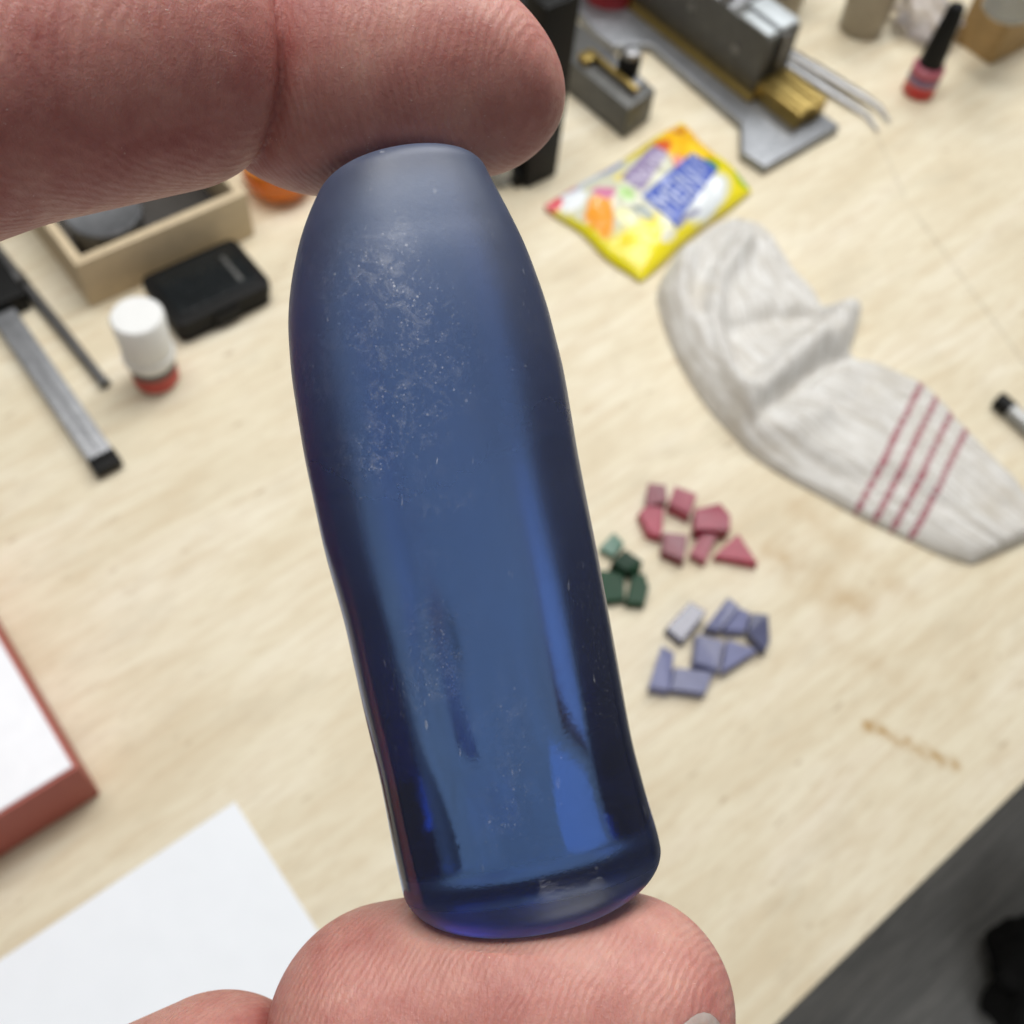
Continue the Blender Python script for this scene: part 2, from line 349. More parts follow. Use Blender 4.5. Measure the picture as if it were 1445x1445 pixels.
# --- tweezers
tw = empty('tweezers', (0.669, 0.428, 0), 'bent tip steel tweezers lying right of the vice', 'tweezers')
def wl(px, py, h, o): p = T(px, py, h); return (p.x - o[0], p.y - o[1], h)
TO = (0.669, 0.428)
tube('prong', [(-0.012, 0.135, 0.004), wl(1096, 62, 0.006, TO), wl(1160, 99, 0.006, TO), wl(1222, 136, 0.005, TO), wl(1242, 150, 0.004, TO), wl(1256, 172, 0.0025, TO)], [0.004, 0.0048, 0.0046, 0.003, 0.002, 0.0008], M_STEEL, tw, 12, 0.3)
tube('prong', [(-0.014, 0.133, 0.004), wl(1096, 78, 0.005, TO), wl(1150, 112, 0.005, TO), wl(1205, 148, 0.004, TO), wl(1224, 161, 0.003, TO), wl(1239, 185, 0.002, TO)], [0.004, 0.0046, 0.0044, 0.003, 0.002, 0.0008], M_STEEL, tw, 12, 0.3)
box('joint', -0.019, -0.007, 0.130, 0.150, 0.001, 0.008, M_STEEL, tw, 0.001)
# --- glue bottle
gb = empty('glue_bottle', (0.722, 0.343, 0), 'little red glue bottle with a long black cap, standing', 'glue bottle', rz=math.radians(-30))
def glue_mat():
    t = NT('glue_label'); s = t.n('ShaderNodeSeparateXYZ'); t.l(t.coord(), s.inputs[0])
    nz = t.noise(t.coord(scale=(1, 1, 0.4)), 420, 2)
    c = t.ramp(t.math('MULTIPLY', s.outputs[2], 40.0), [(0.06, (0.42, 0.12, 0.09)), (0.14, (0.50, 0.015, 0.015)), (0.42, (0.52, 0.02, 0.018)), (0.47, (0.62, 0.25, 0.26)), (0.50, (0.12, 0.12, 0.24)), (0.66, (0.10, 0.10, 0.22)), (0.70, (0.36, 0.04, 0.08)), (0.92, (0.40, 0.10, 0.14))])
    c = t.mix(t.ramp(nz, [(0.6, 0.0), (0.72, 0.3)]), c, (0.75, 0.6, 0.62))
    return t.done(t.pbsdf(Base_Color=c, Roughness=0.4).outputs[0])
lathe('body', [(0, 0), (0.0112, 0), (0.0122, 0.0012), (0.0122, 0.0235), (0.0105, 0.0252), (0, 0.0252)], glue_mat(), gb)
lathe('cap', [(0.008, 0.0253), (0.0092, 0.0254), (0.0094, 0.027), (0.0064, 0.071), (0.0052, 0.0735), (0, 0.074)], M_BLACK, gb, 32)
# --- cups
for i, (cxy, lab) in enumerate((((0.745, 0.425), 'taupe metal cup standing left of the black capped glue'), ((0.700, 0.478), 'taupe metal cup standing directly behind the vice'))):
    cp = empty('metal_cup', (cxy[0], cxy[1], 0), lab, 'cup', 'taupe cups at the back of the bench')
    lathe('wall', [(0, 0.0), (0.0165, 0.0), (0.0175, 0.0012), (0.0215, 0.058), (0.0208, 0.0584), (0.0202, 0.0578), (0.0163, 0.003), (0, 0.0028)], M_CUP, cp)
    lathe('rim', [(0.0216, 0.0582), (0.0226, 0.0585), (0.0228, 0.0598), (0.0217, 0.0605), (0.0206, 0.0598), (0.0207, 0.0586)], M_CUP, cp)
# --- wooden block, glass jar on top, plastic bag
BKH = 0.058
wk = box('wooden_block', 0.802, 0.872, 0.333, 0.372, 0, BKH, M_OAK, None, 0.0012)
tag(wk, 'small brown wooden block at the upper right corner', 'wood block')
_j = T(1424, 36, BKH)
jr = empty('glass_jar', (_j.x + 0.0115, _j.y + 0.0125, BKH + 0.0002), 'clear glass jar with red emblem on the brown block', 'jar')
lathe('wall', [(0, 0), (0.017, 0), (0.0185, 0.0015), (0.0185, 0.030), (0.0172, 0.030), (0.0168, 0.003), (0, 0.0025)], M_CLEAR, jr)
jl = lathe('lid', [(0, 0.0302), (0.019, 0.0302), (0.0195, 0.031), (0.0195, 0.0365), (0.0185, 0.0375), (0, 0.0375)], M_CLEAR, jr)
lathe('emblem', [(0, 0.0376), (0.0085, 0.0376), (0.0085, 0.0379), (0, 0.0379)], simple('emblem_red', (0.42, 0.07, 0.05), 0.4), jl)
lathe('emblem_ring', [(0.0050, 0.03792), (0.0062, 0.03792), (0.0062, 0.0381), (0.0050, 0.0381)], M_WHITE, jl)
def clear_bag():
    bm = bmesh.new(); bmesh.ops.create_icosphere(bm, subdivisions=4, radius=1)
    for v in bm.verts:
        n = v.co.normalized(); k = 1 + 0.45 * (noise.noise(n * 2.3) + 0.5 * noise.noise(n * 5.1 + Vector((3, 1, 2))))
        v.co = Vector((n.x * 0.018 * k, n.y * 0.026 * k, max(0.0, 0.016 + n.z * 0.017 * k)))
    o = from_bm('plastic_bag', bm, glassy('film', (0.82, 0.78, 0.78), 0.3, 0.6, 1.2), None, 3.2); o.location = (0.785, 0.392, 0.0)
    tag(o, 'crumpled clear plastic bag behind the black glue cap', 'bag')
clear_bag()
# --- pen at right
pn = empty('marker_pen', T(1400, 572), 'grey pen with black end cut by the right edge', 'pen', rz=math.radians(-4))
tube('barrel', [(0.002, -0.0105, 0.0052), (0.004, -0.12, 0.0052)], 0.0052, simple('pen_grey', (0.33, 0.335, 0.33), 0.35, 0.4), pn, 22)
tube('end_cap', [(0.0018, 0.0008, 0.0052), (0.0019, 0.0, 0.0052), (0.002, -0.0104, 0.0052)], [0.0042, 0.0054, 0.0055], M_BLACK, pn, 22)
# --- dark thing on the floor
def floor_bag():
    bm = bmesh.new(); bmesh.ops.create_icosphere(bm, subdivisions=5, radius=1)
    for v in bm.verts:
        n = v.co.normalized(); k = 1 + 0.22 * noise.noise(n * 1.9) + 0.10 * noise.noise(n * 5) + 0.05 * noise.noise(n * 13)
        v.co = Vector((n.x * 0.085 * k, n.y * 0.075 * k, max(0, 0.045 + n.z * 0.06 * k)))
    o = from_bm('black_bag', bm, simple('black_cloth', (0.006, 0.006, 0.006), 0.9, 0, 0.2, 80), None, 3.2)
    p = T(1500, 1390, -0.70); o.location = (p.x, p.y, -0.74)
    tag(o, 'lumpy black cloth bag on grey floor, bottom right corner', 'bag')
floor_bag()

# ================================================================== CANDY BAG
def candy():
    c4 = [T(772, 286, 0.006), T(962, 170, 0.006), T(1064, 262, 0.006), T(902, 392, 0.006)]   # left, top, right, bottom
    org = Vector((c4[0].x, c4[0].y, 0)); N = 84; Mv = 64
    def hgt(a, b):
        e = max(0.0, 1 - abs(2 * a - 1) ** 3.0) ** 0.6 * max(0.0, 1 - abs(2 * b - 1) ** 2.6) ** 0.55
        w = noise.noise(Vector((a * 7, b * 5, 3.3))) * 0.0016 + noise.noise(Vector((a * 16, b * 12, 1.3))) * 0.0007
        edge = 0.0022 + 0.0015 * math.sin(b * 9) * (1 - abs(2 * a - 1)) 
        return edge + e * (0.0125 + w) + (0.0007 * math.sin(b * 2 * math.pi * 13) if a < 0.045 or a > 0.955 else 0.0)
    def pos(a, b, top=True):
        aw = a + 0.012 * math.sin(b * 10 + 1) * (a - 0.5) * 2
        bw = b + 0.03 * math.sin(a * 8.5 + 0.7) * (b - 0.5)
        p = (c4[0] * (1 - aw) + c4[1] * aw) * (1 - bw) + (c4[3] * (1 - aw) + c4[2] * aw) * bw
        return Vector((p.x, p.y, hgt(a, b) + 0.001 if top else max(0.0006, 0.0022 - 0.0016 * min(1, hgt(a, b) / 0.008))))
    verts = []; uv = []; faces = []
    for lay in (0, 1):
        for j in range(Mv + 1):
            for i in range(N + 1):
                a, b = i / N, j / Mv; verts.append(pos(a, b, lay == 0) - org); uv.append((a, b))
    nn = (N + 1) * (Mv + 1)
    for j in range(Mv):
        for i in range(N):
            q = j * (N + 1) + i; faces.append((q, q + N + 1, q + N + 2, q + 1)); faces.append((nn + q, nn + q + 1, nn + q + N + 2, nn + q + N + 1))
    ring = [i for i in range(N + 1)] + [j * (N + 1) + N for j in range(1, Mv + 1)] + [Mv * (N + 1) + i for i in range(N - 1, -1, -1)] + [j * (N + 1) for j in range(Mv - 1, 0, -1)]
    for k in range(len(ring)): x, y = ring[k], ring[(k + 1) % len(ring)]; faces.append((x, y, nn + y, nn + x))
    me = bpy.data.meshes.new('candy_bag'); me.from_pydata([tuple(v) for v in verts], [], faces)
    ul = me.uv_layers.new(name='UVMap'); vi = np.zeros(len(me.loops), dtype=np.int32); me.loops.foreach_get('vertex_index', vi)
    ul.data.foreach_set('uv', np.array(uv, dtype=np.float32)[vi].ravel())
    t = NT('candy_print'); tc = t.n('ShaderNodeTexCoord'); uvs = tc.outputs['UV']
    wob = t.n('ShaderNodeTexNoise'); t.l(uvs, wob.inputs['Vector']); wob.inputs['Scale'].default_value = 9.0
    dis = t.n('ShaderNodeVectorMath', operation='MULTIPLY_ADD'); t.l(wob.outputs['Color'], dis.inputs[0]); dis.inputs[1].default_value = (0.07, 0.09, 0); t.l(uvs, dis.inputs[2])
    col = (0.80, 0.68, 0.015)
    def blob(a, b, ra, rb, rot, c, amt=1.0, soft=0.25):
        nonlocal col
        m = t.n('ShaderNodeMapping', vector_type='TEXTURE'); t.l(dis.outputs[0], m.inputs[0])
        m.inputs[1].default_value = (a + 0.035, b + 0.045, 0); m.inputs[2].default_value = (0, 0, rot); m.inputs[3].default_value = (ra, rb, 1)
        ln = t.n('ShaderNodeVectorMath', operation='LENGTH'); sx = t.n('ShaderNodeSeparateXYZ'); t.l(m.outputs[0], sx.inputs[0])
        cb = t.n('ShaderNodeCombineXYZ'); t.l(sx.outputs[0], cb.inputs[0]); t.l(sx.outputs[1], cb.inputs[1]); t.l(cb.outputs[0], ln.inputs[0])
        f = t.ramp(ln.outputs['Value'], [(1 - soft, amt), (1.0, 0.0)])
        col = t.mix(f, col, c)
    blob(0.40, 0.40, 0.55, 0.34, 0.25, (0.62, 0.62, 0.48))
    blob(0.60, 0.80, 0.30, 0.20, 0.0, (0.72, 0.76, 0.78))
    blob(0.22, 0.05, 0.34, 0.07, 0.0, (0.55, 0.63, 0.74))
    blob(0.40, 0.07, 0.10, 0.05, 0.1, (0.30, 0.36, 0.62))
    blob(0.10, 0.15, 0.08, 0.10, 0.2, (0.85, 0.89, 0.92))
    blob(0.03, 0.05, 0.06, 0.07, 0.0, (0.75, 0.12, 0.15))
    blob(0.15, 0.02, 0.06, 0.04, 0.0, (0.65, 0.25, 0.32))
    blob(0.62, 0.03, 0.15, 0.05, 0.0, (0.60, 0.42, 0.02))
    blob(0.10, 0.42, 0.10, 0.22, 0.5, (0.85, 0.33, 0.02))
    blob(0.23, 0.27, 0.045, 0.085, -0.2, (0.62, 0.20, 0.35))
    blob(0.30, 0.40, 0.055, 0.095, 0, (0.40, 0.62, 0.22))
    blob(0.38, 0.22, 0.06, 0.06, 0, (0.80, 0.70, 0.25))
    blob(0.86, 0.32, 0.18, 0.36, 0.2, (0.90, 0.50, 0.015))
    blob(0.88, 0.42, 0.09, 0.14, 0.2, (0.92, 0.62, 0.03))
    blob(0.90, 0.12, 0.06, 0.06, 0.0, (0.62, 0.22, 0.02))
    blob(0.72, 0.20, 0.06, 0.10, 0.0, (0.70, 0.12, 0.03))
    blob(0.70, 0.42, 0.04, 0.09, 0.4, (0.68, 0.18, 0.10))
    blob(0.84, 0.62, 0.06, 0.09, 0.3, (0.10, 0.33, 0.02))
    blob(0.97, 0.88, 0.04, 0.12, 0.0, (0.30, 0.50, 0.02))
    blob(0.72, 0.69, 0.10, 0.03, 0.0, (0.70, 0.35, 0.42))
    blob(0.30, 0.62, 0.022, 0.12, -0.1, (0.22, 0.27, 0.27))
    blob(0.20, 0.55, 0.05, 0.10, 0.0, (0.90, 0.88, 0.50))
    blob(0.38, 0.80, 0.04, 0.10, 0.0, (0.85, 0.83, 0.55))
    blob(0.47, 0.90, 0.12, 0.03, -0.1, (0.30, 0.30, 0.42))
    blob(0.16, 0.83, 0.09, 0.13, 0.0, (0.82, 0.72, 0.01))
    blob(0.30, 0.90, 0.06, 0.06, 0.0, (0.72, 0.70, 0.55))
    blob(-0.03, 0.60, 0.075, 0.62, 0.0, (0.78, 0.70, 0.005))
    p = t.pbsdf(Base_Color=col, Roughness=0.24); p.inputs['Coat Weight'].default_value = 0.3
    cn = t.noise(t.coord(), 70, 4, 0.6, 0.6); t.l(t.bump(cn, 0.7, 0.002), p.inputs['Normal'])
    root = empty('candy_bag', org, 'shiny yellow candy bag with fruit print and blue lettering', 'candy bag')
    link('pouch', me, t.done(p.outputs[0]), root, 3.2)
    def lettering(name, body, a0, b0, wa, hb, shear, mat, up=0.0006, size_bold=0.0):
        cu = bpy.data.curves.new(name, 'FONT'); cu.body = body; cu.size = 1.0; cu.offset = size_bold; cu.shear = shear; cu.resolution_u = 3
        tmp = bpy.data.objects.new(name, cu); COL.objects.link(tmp); dg = bpy.context.evaluated_depsgraph_get()
        me_ = bpy.data.meshes.new_from_object(tmp.evaluated_get(dg)); bpy.data.objects.remove(tmp); bpy.data.curves.remove(cu)
        bm = bmesh.new(); bm.from_mesh(me_); bmesh.ops.triangulate(bm, faces=bm.faces[:])
        bmesh.ops.subdivide_edges(bm, edges=[e for e in bm.edges if e.calc_length() > 0.2], cuts=2)
        xs = [v.co.x for v in bm.verts]; ys = [v.co.y for v in bm.verts]
        for v in bm.verts:
            X = (v.co.x - min(xs)) / (max(xs) - min(xs)); Y = (v.co.y - min(ys)) / (max(ys) - min(ys))
            q = pos(a0 + wa * X, b0 + 0.05 * X * 0 - hb * Y * (1 + 0.0 * X) - 0.07 * X) - org; v.co = q + Vector((0, 0, up))
        bmesh.ops.solidify(bm, geom=bm.faces[:], thickness=-0.0002)
        from_bm(name, bm, mat, root)
    def panel(name, poly, mat, up):
        bm = bmesh.new(); n = 14; g = [[None] * (n + 1) for _ in range(n + 1)]
        for j in range(n + 1):
            for i in range(n + 1):
                s, r = i / n, j / n
                a = (poly[0][0] * (1 - s) + poly[1][0] * s) * (1 - r) + (poly[3][0] * (1 - s) + poly[2][0] * s) * r
                b = (poly[0][1] * (1 - s) + poly[1][1] * s) * (1 - r) + (poly[3][1] * (1 - s) + poly[2][1] * s) * r
                g[j][i] = bm.verts.new(pos(a, b) - org + Vector((0, 0, up)))
        for j in range(n):
            for i in range(n): bm.faces.new((g[j][i], g[j + 1][i], g[j + 1][i + 1], g[j][i + 1]))
        from_bm(name, bm, mat, root, 3.2)
    blue = simple('print_blue', (0.06, 0.11, 0.46), 0.3, 0, 0.15, 200); pale = simple('print_pale', (0.62, 0.68, 0.90), 0.3)
    purple = simple('print_purple', (0.30, 0.24, 0.40), 0.3, 0, 0.15, 200); lil = simple('print_lilac', (0.62, 0.56, 0.72), 0.3)
    panel('purple_panel', [(0.38, 0.47), (0.70, 0.29), (0.68, 0.12), (0.36, 0.24)], purple, 0.0003)
    lettering('purple_lettering', 'NUIN', 0.40, 0.42, 0.27, 0.14, 0.0, lil, 0.0006, 0.01)
    panel('blue_panel', [(0.36, 0.90), (0.84, 0.70), (0.84, 0.42), (0.36, 0.50)], blue, 0.00045)
    lettering('blue_lettering', 'MEIN', 0.385, 0.82, 0.32, 0.26, 0.0, pale, 0.0008, -0.004)
    lettering('blue_lettering', 'UT', 0.73, 0.68, 0.09, 0.17, 0.0, pale, 0.0008, -0.004)
candy()

# ================================================================== SOCK
def sock():
    left = [(1046, 308), (1000, 318), (958, 352), (932, 395), (938, 440), (962, 500), (1000, 560), (1040, 605), (1062, 628), (1110, 660), (1170, 692), (1225, 722), (1290, 752), (1340, 775), (1380, 787)]
    right = [(1058, 306), (1085, 318), (1104, 345), (1122, 375), (1150, 402), (1168, 424), (1214, 428), (1212, 462), (1206, 490), (1255, 508), (1310, 536), (1358, 588), (1410, 640), (1470, 705), (1500, 735)]
    Z = 0.009
    Lw = [T(*p, Z) for p in left]; Rw = [T(*p, Z) for p in right]
    def crv(P, s):
        x = s * (len(P) - 1); i = min(int(x), len(P) - 2); f = x - i
        p0, p1, p2, p3 = P[max(i - 1, 0)], P[i], P[i + 1], P[min(i + 2, len(P) - 1)]
        return 0.5 * ((2 * p1) + (p2 - p0) * f + (2 * p0 - 5 * p1 + 4 * p2 - p3) * f * f + (3 * p1 - p0 - 3 * p2 + p3) * f ** 3)
    ridges = [  # polyline in the photo, height, width, (step side: height falls off sharper on that side)
        ([(960, 360), (955, 430), (1000, 520), (1045, 590)], 0.010, 0.010),
        ([(1050, 345), (1010, 400), (1000, 470), (1020, 540), (1050, 585)], 0.009, 0.007),
        ([(1085, 345), (1120, 385), (1150, 410)], 0.006, 0.007),
        ([(1205, 432), (1150, 478), (1100, 530), (1060, 570)], 0.011, 0.009),
        ([(1215, 440), (1190, 475), (1165, 490)], 0.006, 0.006),
        ([(1060, 615), (1110, 610), (1150, 585)], 0.006, 0.010),
        ([(1130, 620), (1230, 650), (1300, 680)], 0.003, 0.014),
        ([(1300, 545), (1370, 610), (1430, 670)], 0.003, 0.010)]
    valleys = [([(1040, 470), (1090, 452), (1150, 446)], 0.010, 0.008), ([(1070, 585), (1110, 555), (1165, 512), (1210, 500)], 0.0085, 0.005), ([(985, 440), (1003, 520), (1030, 580)], 0.004, 0.003)]
    def seg(P):
        return [T(*p, Z).to_2d() for p in P]
    RG = [(seg(P), h, w) for P, h, w in [(a, b * 1.3, c) for a, b, c in ridges]] + [(seg(P), -h * 1.35, w * 0.9) for P, h, w in valleys]
    def dist(p, P):
        best = 9
        for a, b in zip(P, P[1:]):
            d = b - a; u = max(0, min(1, (p - a).dot(d) / d.length_squared)); best = min(best, (p - a - d * u).length)
        return best
    NS, NTt = 130, 56; org = Vector((0.45, 0.18, 0)); verts = []; uvl = []; faces = []
    top = {}
    arc = 0.0; prevm = None; arcs = []
    for i in range(NS + 1):
        l, r = crv(Lw, i / NS), crv(Rw, i / NS); m = (l + r) / 2
        if prevm is not None: arc += (m - prevm).length
        prevm = m; arcs.append(arc)
    for i in range(NS + 1):
        s = i / NS; l, r = crv(Lw, s), crv(Rw, s)
        for j in range(NTt + 1):
            t_ = j / NTt; p = l.lerp(r, t_); q = p.to_2d()
            e = max(0.0, 1 - abs(2 * t_ - 1) ** 4) ** 0.5 * min(1, (s / 0.05)) ** 0.5 * min(1.0, ((1 - s) / 0.03)) ** 0.5
            h = 0.0095
            for P, a, w in RG: h += a * math.exp(-(dist(q, P) / w) ** 2)
            h += 0.0026 * noise.noise(Vector((q.x * 60, q.y * 60, 0.4))) + 0.0013 * noise.noise(Vector((q.x * 150, q.y * 150, 2.4))) + 0.0022 * noise.noise(Vector((t_ * 9, s * 5, 7.1)))
            if s > 0.55: h += 0.0003 * math.sin(t_ * 2 * math.pi * 15)
            verts.append(Vector((p.x, p.y, 0.0012 + max(0.0015, h) * e)) - org); uvl.append((t_, arcs[i] * 1000))
    n1 = len(verts)
    for i in range(NS + 1):
        l, r = crv(Lw, i / NS), crv(Rw, i / NS)
        for j in (0, NTt):
            p = l.lerp(r, j / NTt); verts.append(Vector((p.x, p.y, 0.0004)) - org); uvl.append((j / NTt, arcs[i] * 1000))
    w_ = NTt + 1
    for i in range(NS):
        for j in range(NTt): a = i * w_ + j; faces.append((a, a + w_, a + w_ + 1, a + 1))
        a, b = n1 + 2 * i, n1 + 2 * i + 2
        faces.append((a, b, (i + 1) * w_, i * w_)); faces.append((a + 1, i * w_ + NTt, (i + 1) * w_ + NTt, b + 1)); faces.append((a, a + 1, b + 1, b))
    me = bpy.data.meshes.new('sock'); me.from_pydata([tuple(v) for v in verts], [], faces)
    ul = me.uv_layers.new(name='UVMap'); vi = np.zeros(len(me.loops), dtype=np.int32); me.loops.foreach_get('vertex_index', vi)
    ul.data.foreach_set('uv', np.array(uvl, dtype=np.float32)[vi].ravel())
    t = NT('sock_knit'); tc = t.n('ShaderNodeTexCoord'); sp = t.n('ShaderNodeSeparateXYZ'); t.l(tc.outputs['UV'], sp.inputs[0])
    nz = t.noise(t.coord(), 90, 5, 0.65)
    rib = t.math('SINE', t.math('ADD', t.math('MULTIPLY', sp.outputs[0], 2 * math.pi * 15), t.math('MULTIPLY', nz, 2.0)))
    amt = t.ramp(t.math('MULTIPLY', sp.outputs[1], 1 / 400.0), [(0.34, 0.12), (0.50, 1.0)])
    rib01 = t.math('SUBTRACT', 1.0, t.math('MULTIPLY', t.math('MULTIPLY_ADD', rib, 0.5, 0.5), t.math('MULTIPLY', amt, t.ramp(t.noise(t.coord(), 45, 3), [(0.3, 0.35), (0.65, 1.0)]))))
    c = t.ramp(nz, [(0.25, (0.58, 0.56, 0.52)), (0.6, (0.74, 0.735, 0.715)), (0.8, (0.80, 0.80, 0.79))])
    c = t.mix(t.math('MULTIPLY', t.math('SUBTRACT', 1.0, rib01), 0.34), c, (0.45, 0.41, 0.34))
    uvm = t.n('ShaderNodeMapping'); t.l(tc.outputs['UV'], uvm.inputs[0]); uvm.inputs[3].default_value = (42.0, 0.022, 1)
    stk = t.noise(uvm.outputs[0], 1.0, 4, 0.65, 0.2)
    c = t.mix(t.ramp(stk, [(0.36, 0.62), (0.56, 0.0)]), c, (0.44, 0.40, 0.34))
    st = t.noise(t.coord(scale=(1, 1, 1)), 28, 3); c = t.mix(t.ramp(st, [(0.56, 0.0), (0.78, 0.5)]), c, (0.50, 0.44, 0.34))
    # four stripes across the leg
    stripes = [((1300, 545), (1222, 700)), ((1324, 560), (1246, 716)), ((1347, 578), (1270, 732)), ((1369, 600), (1294, 748))]
    for a, b in stripes:
        A, B = T(*a, 0.016), T(*b, 0.013); d = (B - A).to_2d().normalized(); nrm = Vector((-d.y, d.x)); off = nrm.dot(A.to_2d()) - nrm.dot(org.to_2d())
        dp = t.n('ShaderNodeVectorMath', operation='DOT_PRODUCT'); t.l(tc.outputs['Object'], dp.inputs[0]); dp.inputs[1].default_value = (nrm.x, nrm.y, 0)
        dd = t.math('ABSOLUTE', t.math('SUBTRACT', dp.outputs['Value'], off))
        wv = t.math('MULTIPLY_ADD', rib01, 0.0010, 0.0012)
        f = t.math('MULTIPLY', t.math('LESS_THAN', dd, wv), t.math('MULTIPLY_ADD', rib01, 0.35, 0.55))
        c = t.mix(f, c, (0.30, 0.045, 0.085))
    p = t.pbsdf(Base_Color=c, Roughness=0.9); p.inputs['Sheen Weight'].default_value = 0.25; p.inputs['Specular IOR Level'].default_value = 0.2
    weave = t.noise(t.coord(), 900, 2)
    t.l(t.bump(t.math('ADD', t.math('ADD', t.math('MULTIPLY', rib01, 0.6), t.math('MULTIPLY', stk, 1.6)), t.math('MULTIPLY', weave, 0.8)), 0.5, 0.001), p.inputs['Normal'])
    o = link('sock', me, t.done(p.outputs[0]), None, 3.2); o.location = org
    tag(o, 'crumpled off white ribbed sock with four dark red stripes', 'sock')
sock()

# ================================================================== STONE CHIPS
def chip_mat(name, col, rough, tw=0.30, sl=0.45):
    t = NT(name); n = t.noise(t.coord(), 260, 4)
    p = t.pbsdf(Base_Color=t.ramp(n, [(0.3, tuple(x * 0.8 for x in col)), (0.7, tuple(min(1, x * 1.1) for x in col))]), Roughness=rough, IOR=1.5)
    p.inputs['Transmission Weight'].default_value = tw; p.inputs['Specular IOR Level'].default_value = sl
    t.l(t.bump(n, 0.2, 0.0006), p.inputs['Normal'])
    return t.done(p.outputs[0])
M_RUBY = chip_mat('ruby', (0.42, 0.04, 0.085), 0.36); M_EMER = chip_mat('emerald', (0.006, 0.050, 0.020), 0.3, 0.12, 0.2)
M_SAPH = chip_mat('sapphire_chip', (0.18, 0.195, 0.37), 0.36); M_SAPHD = chip_mat('sapphire_dark', (0.06, 0.065, 0.15), 0.12, 0.2, 0.75)
VAR = {}
def vary(name, col, rough, tw=0.30, sl=0.45):
    VAR[name] = [chip_mat(name + '_%d' % i, tuple(x * f for x in col), rough + 0.06 * (i - 1), tw + 0.12 * (i - 1), sl) for i, f in enumerate((0.55, 1.0, 1.35))]
vary('ruby', (0.42, 0.04, 0.085), 0.34, 0.36); vary('emerald', (0.004, 0.050, 0.018), 0.35, 0.14, 0.12); vary('sapphire', (0.18, 0.195, 0.37), 0.34, 0.34)
def chip(name, zpts, h, mat, lab, grp, z0=0.0002, var=None, tilt=0.0):
    if var is not None: mat = VAR[var[0]][var[1]]
    w = [T(820 + x / 4.516, 660 + y / 4.516, h) for x, y in zpts]
    c = sum(w, Vector()) / len(w); c.z = z0
    rnd = random.Random(hash(lab) % 1000 if False else len(lab) * 7 + int(zpts[0][0]))
    bm = bmesh.new(); n = len(w)
    lo = []; hi = []
    for p in w:
        d = (p - c); d.z = 0
        d = d * 1.03; hi.append(bm.verts.new((d.x, d.y, h * (1 + rnd.uniform(-0.18, 0.12)) if not tilt else h + tilt * d.x)))
        lo.append(bm.verts.new((d.x * rnd.uniform(0.92, 1.1), d.y * rnd.uniform(0.92, 1.1), 0)))
    bm.faces.new(lo[::-1]); bm.faces.new(hi)
    for i in range(n): bm.faces.new((lo[i], lo[(i + 1) % n], hi[(i + 1) % n], hi[i]))
    bmesh.ops.recalc_face_normals(bm, faces=bm.faces[:]); bmesh.ops.triangulate(bm, faces=[f for f in bm.faces if len(f.verts) > 4])
    bmesh.ops.bevel(bm, geom=bm.edges[:], offset=0.0004, segments=1, affect='EDGES', clamp_overlap=True)
    o = from_bm(name, bm, mat, None); o.location = c; tag(o, lab, 'stone chip', grp)
RG_ = 'rough red stone chips on the bench'; BG_ = 'rough blue stone chips on the bench'; GG_ = 'rough green stone chips on the bench'
chip('red_stone', [(430, 95), (540, 110), (545, 215), (410, 240)], 0.007, M_RUBY, 'deep red chip at the far left corner of its cluster', RG_, var=('ruby', 0))
chip('red_stone', [(600, 115), (738, 165), (695, 290), (560, 225)], 0.010, M_RUBY, 'square red chip nearest the sock among the red ones', RG_, var=('ruby', 1))
chip('red_stone', [(372, 285), (430, 235), (525, 260), (512, 440), (430, 410)], 0.007, M_RUBY, 'leftmost red chip, pentagon shaped', RG_, var=('ruby', 2))
chip('red_stone', [(530, 410), (680, 425), (652, 590), (520, 530)], 0.007, M_RUBY, 'square dark red chip at the front of the red cluster', RG_, var=('ruby', 0))
chip('red_stone', [(730, 265), (890, 220), (950, 300), (945, 400), (725, 395)], 0.009, M_RUBY, 'largest red chip, with a peaked top edge', RG_, var=('ruby', 1))
chip('red_stone', [(770, 415), (862, 430), (792, 595), (695, 545)], 0.006, M_RUBY, 'small slanted red chip beside the triangular one', RG_, var=('ruby', 1))
chip('red_stone', [(1000, 425), (1120, 605), (852, 558)], 0.006, M_RUBY, 'triangular red chip at the right end of its cluster', RG_, var=('ruby', 2))
chip('green_stone', [(210, 412), (272, 480), (210, 562), (118, 510)], 0.005, chip_mat('emerald_pale', (0.08, 0.22, 0.15), 0.3), 'pale green chip, uppermost of the green cluster', GG_)
chip('green_stone', [(285, 520), (392, 590), (372, 660), (270, 650), (200, 600)], 0.009, M_EMER, 'dark green chip in the middle of the green cluster', GG_, var=('emerald', 0))
chip('green_stone', [(120, 650), (275, 665), (280, 830), (130, 850)], 0.006, M_EMER, 'green chip touching the outline of the blue stone', GG_, var=('emerald', 1))
chip('green_stone', [(330, 685), (405, 670), (432, 760), (405, 860), (290, 848)], 0.007, M_EMER, 'rounded green chip at the lower right of the green cluster', GG_, var=('emerald', 1))
chip('blue_stone', [(690, 865), (790, 930), (650, 1095), (550, 1010)], 0.008, M_SAPHD, 'glossy dark blue chip with a bright glint', BG_, tilt=0.2)
chip('blue_stone', [(940, 825), (1008, 890), (885, 1030), (795, 1010)], 0.008, M_SAPH, 'long blue chip at the top of the blue cluster', BG_, var=('sapphire', 1))
chip('blue_stone', [(1010, 895), (1082, 925), (1050, 1035), (905, 1035)], 0.007, M_SAPH, 'blue chip wedged in the upper middle of the blue cluster', BG_, var=('sapphire', 2))
chip('blue_stone', [(1090, 930), (1192, 940), (1205, 1100), (1172, 1165), (1065, 1050)], 0.008, M_SAPH, 'rightmost blue chip, with a notched edge', BG_, var=('sapphire', 0))
